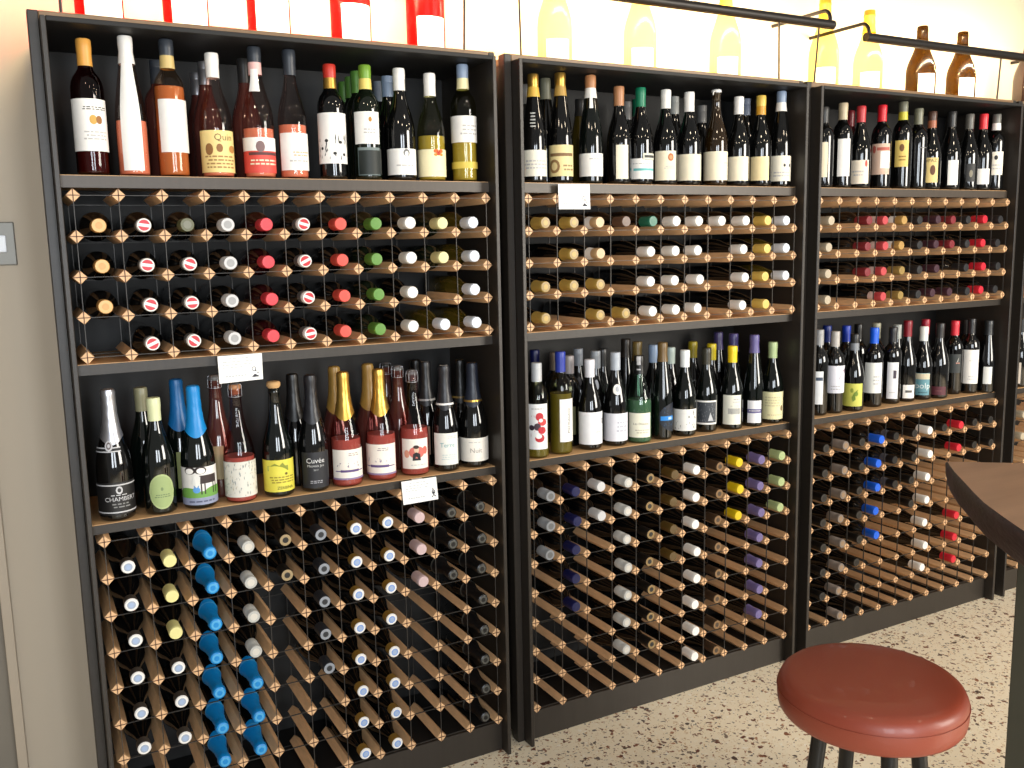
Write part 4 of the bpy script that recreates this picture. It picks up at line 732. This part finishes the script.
# ------------------------------------------------------------------ lying bottles
LB = {}
CAPS = {   # name: (words, style, colour, colour2, glass, type)
 'cork': ('gold cork-coloured', 'foil', (0.80, 0.60, 0.33), (0.86, 0.68, 0.42), 'black', 'bordeaux'),
 'stripe': ('red-and-white striped', 'stripe', WHITE, None, 'black', 'bordeaux'),
 'olive': ('olive-grey', 'screw', OLIVE, GGREY, 'black', 'bordeaux'),
 'silver': ('silver', 'screw', (0.80, 0.80, 0.80), (0.62, 0.62, 0.62), 'black', 'bordeaux'),
 'red': ('pink-red', 'foil', (0.84, 0.24, 0.28), None, 'redwine', 'bordeaux'),
 'coral': ('coral red', 'foil', (0.86, 0.32, 0.27), None, 'black', 'bordeaux'),
 'green': ('green', 'foil', (0.36, 0.55, 0.22), None, 'green', 'bordeaux'),
 'white': ('white', 'foil', WHITE, None, 'black', 'burgundy'),
 'palewhite': ('bluish white', 'foil', (0.86, 0.89, 0.93), None, 'olive', 'burgundy'),
 'paleyellow': ('pale yellow', 'foil', (0.86, 0.83, 0.60), None, 'green', 'bordeaux'),
 'gold': ('gold', 'foil', (0.72, 0.60, 0.30), (0.60, 0.50, 0.28), 'black', 'flute'),
 'goldwhite': ('gold-and-white', 'band', (0.78, 0.65, 0.48), WHITE, 'black', 'flute'),
 'brown': ('brown', 'foil', (0.38, 0.28, 0.22), None, 'black', 'burgundy'),
 'teal': ('teal green', 'foil', (0.10, 0.42, 0.33), None, 'black', 'burgundy'),
 'yellow': ('yellow', 'foil', (0.85, 0.72, 0.36), None, 'black', 'burgundy'),
 'beige': ('beige', 'foil', (0.70, 0.65, 0.56), None, 'black', 'bordeaux'),
 'dred': ('dark red', 'foil', (0.48, 0.14, 0.17), None, 'black', 'bordeaux'),
 'redwhite': ('red-and-white banded', 'band', (0.72, 0.26, 0.28), (0.85, 0.75, 0.72), 'black', 'bordeaux'),
 'goldband': ('white-banded gold', 'band', (0.68, 0.54, 0.30), WHITE, 'black', 'bordeaux'),
 'oldgold': ('old gold', 'foil', (0.58, 0.48, 0.26), None, 'black', 'bordeaux'),
 'dgrey': ('charcoal', 'foil', (0.13, 0.13, 0.14), None, 'black', 'bordeaux'),
 'plum': ('plum', 'foil', (0.24, 0.13, 0.18), None, 'black', 'burgundy'),
 'bred': ('bright red', 'foil', (0.78, 0.13, 0.20), None, 'black', 'burgundy'),
 'silverblue': ('silver-and-blue', 'ring', (0.30, 0.27, 0.24), (0.62, 0.67, 0.75), 'black', 'burgundy'),
 'creamy': ('cream', 'foil', (0.88, 0.85, 0.58), None, 'black', 'burgundy'),
 'bluefoil': ('blue foil', 'champ', SKYB, (0.30, 0.65, 0.85), 'black', 'champagne'),
 'goldblue': ('gold-rimmed blue', 'ring', (0.55, 0.42, 0.18), (0.50, 0.62, 0.85), 'black', 'burgundy'),
 'darkring': ('dark ringed', 'foil', (0.10, 0.09, 0.08), (0.62, 0.54, 0.40), 'black', 'burgundy'),
 'darksilver': ('dark silver', 'foil', (0.16, 0.17, 0.19), (0.55, 0.57, 0.60), 'black', 'burgundy'),
 'pinkwhite': ('pinkish white', 'foil', (0.80, 0.70, 0.70), None, 'black', 'burgundy'),
 'blackfoil': ('black foil', 'champ', (0.07, 0.07, 0.075), (0.30, 0.30, 0.28), 'black', 'burgundy'),
 'blackcap': ('black', 'foil', (0.05, 0.05, 0.05), (0.14, 0.13, 0.12), 'black', 'burgundy'),
 'greysilver': ('grey silver', 'screw', (0.55, 0.56, 0.57), (0.42, 0.42, 0.42), 'black', 'bordeaux'),
 'navy': ('navy', 'foil', (0.07, 0.09, 0.28), None, 'black', 'bordeaux'),
 'lwhite': ('greyish white', 'foil', (0.80, 0.80, 0.80), None, 'black', 'bordeaux'),
 'swhite': ('silver white', 'screw', (0.72, 0.72, 0.70), (0.82, 0.80, 0.76), 'black', 'burgundy'),
 'goldring': ('black gold-ringed', 'foil', (0.06, 0.06, 0.06), (0.55, 0.45, 0.28), 'black', 'burgundy'),
 'darkgold': ('dark gold', 'foil', (0.34, 0.26, 0.11), None, 'black', 'burgundy'),
 'bronze': ('bronze', 'foil', (0.24, 0.18, 0.13), (0.50, 0.38, 0.24), 'black', 'burgundy'),
 'byellow': ('bright yellow', 'foil', (0.85, 0.74, 0.08), None, 'black', 'burgundy'),
 'purple': ('purple', 'foil', (0.42, 0.38, 0.57), None, 'black', 'flute'),
 'pgreen': ('pale green', 'foil', (0.66, 0.73, 0.52), None, 'black', 'burgundy'),
 'tansilver': ('tan-topped silver', 'screw', (0.50, 0.46, 0.43), (0.58, 0.48, 0.38), 'black', 'burgundy'),
 'bblue': ('bright blue', 'foil', (0.07, 0.38, 0.88), None, 'black', 'bordeaux'),
 'labelblack': ('black white-spotted', 'band', (0.05, 0.05, 0.06), (0.35, 0.35, 0.38), 'black', 'bordeaux'),
}
LTYPE_R = {'bordeaux': 0.037, 'burgundy': 0.0385, 'flute': 0.0365, 'champagne': 0.0395}
LTYPE_H = {'bordeaux': 0.295, 'burgundy': 0.292, 'flute': 0.305, 'champagne': 0.305}
def lie_meshes(key):
    if key not in LB:
        w, st, c, c2, gl, typ = CAPS[key]
        R, Hh = LTYPE_R[typ], LTYPE_H[typ]
        if gl == 'redwine': g = GL['redwine']
        else: g = GL[gl]
        LB[key] = (body_mesh(typ, Hh, R, g, 24), capsule_mesh(typ, Hh, R, st, c, c2, 20), Hh, R, w)
    return LB[key]
NECKTAG = {}
def neck_tag(mt):
    """small paper neck label that shows on top of a lying bottle's neck"""
    if mt.name not in NECKTAG:
        pr = profile('bordeaux', 0.295, 0.037)
        NECKTAG[mt.name] = label_mesh(pr, 0.205, 0.232, -0.5, 0.5, mt, None)
    return NECKTAG[mt.name]
ORD = ['first', 'second', 'third', 'fourth', 'fifth', 'sixth', 'seventh', 'eighth', 'ninth', 'tenth', 'eleventh']
def lie(i, sec, col_, row, key):
    bm, cm, Hh, R, w = lie_meshes(key)
    sect = ('upper', 'lower')[sec]
    pitch = PU if sec == 0 else PL
    zl = FZ + (0.0 if sec == 0 else ZL) - (row + 1) * pitch
    h = max(math.sqrt(max(R * R - 0.0335 ** 2, 0)) + 0.0015, R - 0.0115)
    tipY = -random.uniform(0.008, 0.022) + (0.012 if sec == 0 and i == 2 else 0)
    jx = random.uniform(-0.002, 0.002)
    cab = ['left', 'middle', 'third', 'rightmost'][i]
    lab = '%s-capped bottle lying in %s cabinet %s grid, %s row down, %s column from left' % (w, cab, sect, ORD[row], ORD[col_])
    words = lab.split()
    o = empty('lying_bottle', (OFF[i] + (col_ + 0.5) * P + jx, tipY + Hh, zl + h), (PI / 2, random.uniform(-0.01, 0.01), 0), label=lab, cat='bottle', group='bottles lying in the %s grid of the %s cabinet' % (sect, cab))
    spin = random.uniform(-0.7, 0.7)
    b = link('glass_body', bm, o); b.rotation_euler = (0, 0, spin)
    c = link('capsule', cm, o); c.rotation_euler = (0, 0, spin if key != 'bluefoil' else PI)
    return o
def fill(i, sec, colno, spec):
    """spec: row list of capsule keys, None for an empty cell"""
    for r, k in enumerate(spec):
        if k: lie(i, sec, colno, r, k)
def rep(k, n, skip=()): return [None if r in skip else k for r in range(n)]
# left cabinet, upper grid
for c, sp in enumerate([rep('cork', 3), rep('stripe', 4), ['olive', 'stripe', 'stripe', 'stripe'], rep('silver', 4), rep('red', 4), rep('stripe', 4), rep('coral', 4), rep('green', 4), rep('white', 4), ['paleyellow', 'paleyellow', None, 'palewhite'], rep('palewhite', 4)]):
    fill(0, 0, c, sp)
# middle cabinet, upper grid
for c, sp in enumerate([['gold', None, 'gold', 'gold'], ['gold', 'gold', 'gold', None], ['goldwhite', 'goldwhite', 'gold', 'gold'], ['brown', None, None, 'gold'], ['teal', 'white', 'white', 'white'], rep('white', 4), rep('white', 4), ['white', None, None, None], rep('white', 4), rep('yellow', 4), rep('palewhite', 3)]):
    fill(1, 0, c, sp)
# third cabinet, upper grid
for c, sp in enumerate([rep('beige', 4), [], rep('dred', 3), rep('redwhite', 4), ['goldband', 'goldband', 'oldgold', 'oldgold'], rep('dgrey', 4), rep('plum', 4), ['dred', 'dred', None, 'plum'], rep('dgrey', 4), rep('bred', 4), rep('dgrey', 4)]):
    fill(2, 0, c, sp)
# left cabinet, lower grid
for c, sp in enumerate([rep('silverblue', 6), ['creamy'] * 3 + ['silverblue'] * 3, rep('bluefoil', 7), ['swhite'] * 4 + ['bluefoil'] * 3, rep('darkring', 2), rep('darksilver', 5), rep('goldblue', 8), rep('goldblue', 8), rep('pinkwhite', 3), rep('blackfoil', 3), rep('blackfoil', 8)]):
    fill(0, 1, c, sp)
# middle cabinet, lower grid
for c, sp in enumerate([rep('greysilver', 3), rep('navy', 5), rep('lwhite', 2), rep('swhite', 7), rep('goldring', 7), rep('darkgold', 4), rep('white', 8), rep('bronze', 8), rep('byellow', 3), rep('purple', 7), rep('pgreen', 3)]):
    fill(1, 1, c, sp)
# third cabinet, lower grid
for c, sp in enumerate([rep('blackcap', 7), rep('tansilver', 8), rep('blackcap', 8), rep('bblue', 5), rep('labelblack', 3), rep('blackcap', 4), rep('white', 7), rep('blackcap', 1), rep('bred', 7, (2, 3)), rep('blackcap', 2), rep('blackcap', 2)]):
    fill(2, 1, c, sp)
# rightmost cabinet: the sliver in view
for r in (0, 1): lie(3, 1, 0, r, 'beige')

# ------------------------------------------------------------------ large bottles on top of the cabinets
M_GR = glass_mat('magnum_rose_glass', (0.92, 0.36, 0.36), 0.22, 0.3); M_GY = glass_mat('magnum_clear_glass', (0.95, 0.92, 0.74), 0.22, 0.2); M_GO = glass_mat('magnum_olive_glass', (0.50, 0.41, 0.21), 0.22, 0.3); M_GK = pm('magnum_dark_glass', (0.14, 0.10, 0.09), 0.08)
def magnum(x, ybase, Y, typ, Hh, R, gm, cap, lab, desc, group):
    X = onY(x, ybase, Y).x; zs = FZ + 0.4205
    o = empty('magnum_bottle', (X, Y, zs), (0, 0, -math.atan2(X - CP.x, Y - CP.y)), label=desc, cat='bottle', group=group)
    link('glass_body', body_mesh(typ, Hh, R, gm), o)
    if cap:
        s = Hh / PROF[typ][0]
        mb = MB(); pr = profile(typ, Hh, R); L = cap[1]
        zs_ = sorted([Hh - L] + [z for r, z in pr if Hh - L < z])
        mb.lathe([(rad_at(pr, z) + 0.001, z) for z in zs_] + [(0.012, Hh + 0.001)], 24, capmat(cap[0]), cap0=False); mb.obj('capsule', o)
    if lab:
        a0, a1, z0, z1, c = lab
        link('label', label_mesh(profile(typ, Hh, R), z0, z1, a0, a1, col(c, 0.5), None), o)
    return o
G = 'rose magnums on top of the left cabinet'
dd = ['leftmost red-pink magnum on top of left cabinet', 'second red-pink magnum from the left on top of left cabinet', 'middle red-pink magnum on top of left cabinet, above the pale rose bottle', 'fourth red-pink magnum from the left on top of left cabinet', 'rightmost red-pink magnum on top of left cabinet']
for k, x in enumerate((101.5, 187.5, 270, 351.5, 426)):
    magnum(x, 35, 0.20, 'bordeaux', 0.39, 0.0575, M_GR, (RED, 0.08), (-0.62, 1.15, 0.012, 0.155, W) if k < 3 else (-0.45, 1.15, 0.012, 0.125 - 0.012 * (k - 3), W), dd[k], G)
G = 'large clear bottles on top of the cabinets'
dd = ['leftmost pale yellow magnum on top of middle cabinet', 'middle pale yellow magnum on top of middle cabinet', 'pale yellow magnum with yellow neck on top of middle cabinet, under the lamp bar', 'pale yellow magnum with gold neck above the gap between middle and third cabinets', 'pale yellow gold-necked magnum at left end of the right lamp bar']
for k, (x, y, Y) in enumerate(((555, 58, 0.185), (640, 65, 0.185), (725, 73, 0.185), (823, 86, 0.185), (867, 90, 0.185))):
    magnum(x, y, Y, 'champagne', 0.345 if k != 4 else 0.325, 0.056, M_GY, ((0.80, 0.62, 0.16), 0.085), (-0.5, 0.9, 0.01, 0.085, W), dd[k], G)
G = 'olive magnums on top of the third cabinet'
magnum(920, 92, 0.185, 'champagne', 0.295, 0.058, M_GO, None, (-0.15, 1.1, 0.012, 0.10, W), 'olive magnum with white label on third cabinet, left of two', G)
magnum(960, 95, 0.185, 'champagne', 0.295, 0.058, M_GO, None, (-0.1, 1.1, 0.012, 0.10, W), 'olive magnum with white label on third cabinet, right of two', G)
magnum(1027, 101, 0.185, 'champagne', 0.335, 0.062, M_GK, ((0.7, 0.12, 0.16), 0.035), None, 'black magnum with red cap at the right edge, on top of the cabinets', 'dark bottles on top of the cabinets')

# ------------------------------------------------------------------ lamp bars
def lamp(xa, xb, z, rods, desc, Y=0.07):
    o = empty('lamp_bar', ((xa + xb) / 2, Y, z), label=desc, cat='wall lamp', group='black lamp bars above the cabinets')
    L = (xb - xa) / 2
    mb = MB(); mb.tube([(-L, 0, 0), (L, 0, 0)], 0.0165, 16, M_STEEL); mb.obj('light_tube', o)
    mb = MB(); mb.box(-L + 0.03, L - 0.03, 0.0150, 0.0175, -0.006, 0.006, emit('lamp_strip_glow', (1, 0.86, 0.62), 6)); mb.obj('diffuser', o)
    for sx in (-L + 0.015, L - 0.015):
        pts = [(sx, 0.0, 0.0)]
        for k in range(9):
            a = PI * 0.5 * k / 8
            pts.append((sx, 0.035 - 0.035 * math.cos(a), 0.02 + 0.035 * math.sin(a)))
        pts.append((sx, 0.2915, 0.055))
        mb = MB(); mb.tube(pts, 0.007, 8, M_STEEL); mb.lathe([(0.028, 0.0), (0.028, 0.001)], 16, M_STEEL, cx=0, cy=0) if False else None
        mb.obj('bracket_arm', o)
    for (px, py, qx, qy) in rods:
        a = onY(px, py, Y); b = onY(qx, qy, Y)
        b.z = FZ + 0.4203; a.z = max(a.z, z - 0.01)
        mb = MB(); mb.tube([(a.x - o.location.x, 0.0, z - 0.01 - z), (b.x - o.location.x, 0.0, b.z - z)], 0.0035, 6, M_STRIP); mb.obj('cord', o)
    return o
lamp(-0.02, 1.14, FZ + 0.635, [(60.5, 2, 60.8, 9), (465, 2, 464, 47)], 'black lamp bar above the left cabinet, its cords hanging to the cabinet')
lamp(1.33, 2.583, FZ + 0.637, [(519, 2, 521, 52), (779, 30, 779, 76), (819, 35, 814, 80)], 'black lamp bar running above the middle cabinet')
lamp(2.758, 4.10, FZ + 0.610, [(1001, 60, 997, 95)], 'black lamp bar running above the third cabinet')

# ------------------------------------------------------------------ price cards
def card(corners, Y, desc, doodle):
    pts = [onY(x, y, Y) for x, y in corners]                 # TL TR BR BL
    c = sum(pts, Vector()) / 4
    o = empty('price_card', c, label=desc, cat='card', group='white description cards')
    M_CARD = pm('white_card', (0.96, 0.96, 0.95), 0.55)
    loc = [p - c for p in pts]
    def uv(u, v, e=0.0):
        p = loc[3] * (1 - u) * (1 - v) + loc[2] * u * (1 - v) + loc[1] * u * v + loc[0] * (1 - u) * v
        return (p.x, p.y - 0.0008 - e, p.z)
    mb = MB(); fr = [uv(0, 0), uv(1, 0), uv(1, 1), uv(0, 1)]; bk = [(x, y + 0.0016, z) for x, y, z in fr]
    mb.add(fr + bk, [(0, 1, 2, 3), (7, 6, 5, 4), (0, 4, 5, 1), (1, 5, 6, 2), (2, 6, 7, 3), (3, 7, 4, 0)], M_CARD)
    mb.obj('card_sheet', o)
    mb = MB(); a_, b_ = Vector(uv(0.35, 0.97)), Vector(uv(0.65, 0.97))
    mb.add([(a_.x, a_.y + 0.002, a_.z), (b_.x, b_.y + 0.002, b_.z), (b_.x, 0.0174 - c.y, b_.z), (a_.x, 0.0174 - c.y, a_.z)], [(0, 1, 2, 3)], M_CARD)
    mb.obj('fixing_tab', o)
    mb = MB(); ink = col((0.72, 0.73, 0.74), 0.6); dk = col((0.22, 0.22, 0.26), 0.6)
    def quad(u0, u1, v0, v1, m_): mb.add([uv(u0, v0, 0.0003), uv(u1, v0, 0.0003), uv(u1, v1, 0.0003), uv(u0, v1, 0.0003)], [(0, 1, 2, 3)], m_)
    for k, v in enumerate((0.86, 0.74, 0.63, 0.53)):
        x = 0.1 + 0.12 * (k == 0); xe = (0.62, 0.78, 0.72, 0.5)[k]
        while x < xe:
            w = random.uniform(0.04, 0.1); quad(x, x + w, v, v + 0.035, ink); x += w + 0.025
    x = 0.15
    while x < 0.6:
        quad(x, x + 0.05, 0.2, 0.25, ink); x += 0.07
    mb.obj('print', o)
    mb = MB()
    def ell(cu, cv, ru, rv, ri=0.0):
        n = 16; vs = []
        for k in range(n):
            a = 2 * PI * k / n; vs.append(uv(cu + ru * math.cos(a), cv + rv * math.sin(a), 0.0004))
        if ri:
            for k in range(n):
                a = 2 * PI * k / n; vs.append(uv(cu + ri * ru * math.cos(a), cv + ri * rv * math.sin(a), 0.0004))
            mb.add(vs, [(k, (k + 1) % n, n + (k + 1) % n, n + k) for k in range(n)], dk)
        else: mb.add(vs, [tuple(range(n))], dk)
    if doodle == 0:
        ell(0.80, 0.43, 0.05, 0.085, 0.72); ell(0.84, 0.36, 0.018, 0.025); ell(0.89, 0.28, 0.015, 0.03); ell(0.83, 0.16, 0.075, 0.03); ell(0.82, 0.20, 0.035, 0.03); ell(0.82, 0.13, 0.12, 0.012)
    else:
        ell(0.88, 0.36, 0.05, 0.1, 0.6); ell(0.88, 0.33, 0.03, 0.06); ell(0.87, 0.5, 0.015, 0.05); ell(0.84, 0.16, 0.02, 0.03); ell(0.92, 0.18, 0.02, 0.03); ell(0.88, 0.22, 0.03, 0.03)
    mb.obj('drawing', o)
card([(217.4, 356.4), (261.7, 353.0), (263.0, 379.0), (219.6, 383.7)], -0.0035, 'tilted white card with small drawing hanging on the left cabinet middle shelf', 0)
card([(401.2, 481.9), (436.0, 476.8), (438.2, 499.0), (403.5, 505.0)], -0.0035, 'white card hanging on lower shelf edge under the figure-labelled rose', 1)
card([(558.0, 184.0), (589.4, 184.0), (590.2, 209.2), (558.9, 209.2)], -0.0035, 'white card hanging on the middle cabinet upper shelf edge', 0)

# ------------------------------------------------------------------ stool
M_LEA = pm('oxblood_leather', (0.55, 0.235, 0.155), 0.42, var=0.12, vscale=7, bump=0.12, bscale=350, coat=0.1)
st = empty('bar_stool', (1.291, -1.264, 0.0), label='round bar stool with reddish-brown leather seat and black metal legs', cat='stool')
mb = MB(); zt, th, r = 0.75, 0.077, 0.180
mb.lathe([(0.02, zt - th), (r * 0.90, zt - th), (r * 0.955, zt - th + 0.004), (r * 0.985, zt - th + 0.012), (r * 0.998, zt - th + 0.026), (r, zt - 0.036), (r * 0.992, zt - 0.022), (r * 0.962, zt - 0.010), (r * 0.92, zt - 0.0035), (r * 0.85, zt - 0.0005), (r * 0.6, zt + 0.003), (r * 0.3, zt + 0.004), (0.002, zt + 0.0045)], 72, M_LEA)
seat = mb.obj('seat', st)
mb = MB()
a = [(r * 1.001 * math.cos(2 * PI * k / 72), r * 1.001 * math.sin(2 * PI * k / 72), zt - 0.030) for k in range(73)]
mb.tube(a, 0.0009, 6, M_LEA); mb.obj('welt', seat)
M_LEG = pm('black_tube_steel', (0.07, 0.07, 0.07), 0.35, 0.2)
for k in range(4):
    an = math.radians(62 + 90 * k)
    ca, sa = math.cos(an), math.sin(an)
    mb = MB(); mb.tube([(0.094 * ca, 0.094 * sa, zt - th + 0.004), (0.165 * ca, 0.165 * sa, 0.012)], 0.0155, 14, M_LEG); lg = mb.obj('leg', st)
    mb = MB(); mb.tube([(0.1640 * ca, 0.1640 * sa, 0.02), (0.1665 * ca, 0.1665 * sa, 0.0)], 0.0175, 14, pm('rubber', (0.05, 0.05, 0.05), 0.8)); mb.obj('rubber_foot', lg)
mb = MB(); q = 0.1420
mb.tube([(q * math.cos(2 * PI * k / 48), q * math.sin(2 * PI * k / 48), 0.22) for k in range(49)], 0.009, 10, M_LEG); mb.obj('foot_ring', st)

# ------------------------------------------------------------------ bar table
M_TAB = pm('dark_slab_wood', (0.57, 0.45, 0.36), 0.35, var=0.3, vscale=5, stretch=(1, 5, 1), bump=0.12, bscale=25)
M_EDGE = pm('dark_slab_edge', (0.25, 0.195, 0.195), 0.38, var=0.8, vscale=30, stretch=(1, 1, 3), bump=0.8, bscale=45)
tb = empty('bar_table', (2.1, -1.5, 0.0), label='dark wood slab bar table with curved live edge at right', cat='table')
top = 1.05
crv = [onZ(x, y, top) for x, y in ((945.5, 461), (953.5, 472), (963, 482), (972, 492), (982, 502), (994, 511), (1006.5, 520), (1024, 532))]
crv = [(p.x - 2.1, p.y + 1.5) for p in crv]
crv += [(1.48 - 2.1, -1.50 + 1.5), (1.46 - 2.1, -1.62 + 1.5), (1.50 - 2.1, -1.78 + 1.5), (1.62 - 2.1, -1.92 + 1.5)]
bk = [(2.049 - 2.1, -1.0807 + 1.5), (2.60 - 2.1, -1.549 + 1.5), (2.30 - 2.1, -1.95 + 1.5), (1.95 - 2.1, -2.0 + 1.5)]
poly = crv + bk[::-1]
n = len(poly); mb = MB()
def ins(p, k):
    cx = sum(q[0] for q in poly) / n; cy = sum(q[1] for q in poly) / n
    return (p[0] + (cx - p[0]) * k, p[1] + (cy - p[1]) * k)
rings = [(0.012, top), (0.0, top - 0.006), (0.004, top - 0.03), (0.02, top - 0.055), (0.05, top - 0.076)]
vs = []
for k, z in rings: vs += [(*ins(p, k if i < len(crv) else min(k, 0.004)), z) for i, p in enumerate(poly)]
mb.add(vs[:n], [tuple(range(n - 1, -1, -1))], M_TAB) if False else mb.add(vs[:n], [tuple(range(n))], M_TAB)
fs = []
for j in range(len(rings) - 1):
    for i in range(n):
        i2 = (i + 1) % n; fs.append((j * n + i, (j + 1) * n + i, (j + 1) * n + i2, j * n + i2))
mb.add(vs, fs, M_EDGE, True); mb.add(vs[-n:], [tuple(range(n - 1, -1, -1))], M_EDGE)
mb.obj('table_top', tb)
M_PED = pm('greenish_black_steel', (0.30, 0.30, 0.26), 0.45, 0.2, var=0.1)
mb = MB(); mb.box(1.853 - 2.1, 2.25 - 2.1, -1.32 + 1.5, -1.20 + 1.5, 0.012, top - 0.074, M_PED); bevel(mb.obj('pedestal', tb), 0.004)
mb = MB(); mb.box(1.83 - 2.1, 2.27 - 2.1, -1.62 + 1.5, -1.12 + 1.5, 0.0, 0.012, M_PED); bevel(mb.obj('base_plate', tb), 0.003)

# ------------------------------------------------------------------ light
def area(name, loc, target, sx, sy, power, c):
    l = bpy.data.lights.new(name, 'AREA'); l.shape = 'RECTANGLE'; l.size = sx; l.size_y = sy; l.energy = power; l.color = c
    o = bpy.data.objects.new(name, l); COL.objects.link(o); o.location = loc
    o.rotation_euler = (Vector(target) - Vector(loc)).to_track_quat('-Z', 'Y').to_euler()
    return o
area('window_daylight', (-0.9, -5.2, 1.75), (1.0, 0.0, 1.0), 0.9, 1.9, 95, (0.86, 0.93, 1.0))
area('window_daylight', (0.7, -5.4, 1.75), (1.0, 0.0, 1.0), 0.9, 1.9, 80, (0.88, 0.94, 1.0))
area('side_window_daylight', (4.6, -4.6, 2.1), (2.2, -0.4, 0.2), 2.0, 2.2, 290, (1.0, 0.94, 0.84))
for xa, xb, z in ((-0.02, 1.14, FZ + 0.635), (1.33, 2.583, FZ + 0.637), (2.758, 4.10, FZ + 0.610)):
    area('lamp_bar_light', ((xa + xb) / 2, 0.092, z), ((xa + xb) / 2, 0.362, z - 0.05), xb - xa - 0.06, 0.012, 26, (1.0, 0.80, 0.52))
for xx, yy in ((-0.3, -1.3), (0.6, -2.2), (1.4, -1.2), (2.2, -2.2), (3.0, -1.2), (3.8, -2.2)):
    l = bpy.data.lights.new('ceiling_spot', 'POINT'); l.energy = 9; l.color = (1.0, 0.82, 0.6); l.shadow_soft_size = 0.06
    o = bpy.data.objects.new('ceiling_spot', l); COL.objects.link(o); o.location = (xx, yy, 2.85)
w = bpy.data.worlds.new('room_ambient'); scene.world = w; w.use_nodes = True
bg = w.node_tree.nodes['Background']; bg.inputs['Color'].default_value = (0.9, 0.88, 0.84, 1); bg.inputs['Strength'].default_value = 0.28
scene.view_settings.view_transform = 'Standard'
scene.view_settings.look = 'None'
scene.view_settings.exposure = 0.0
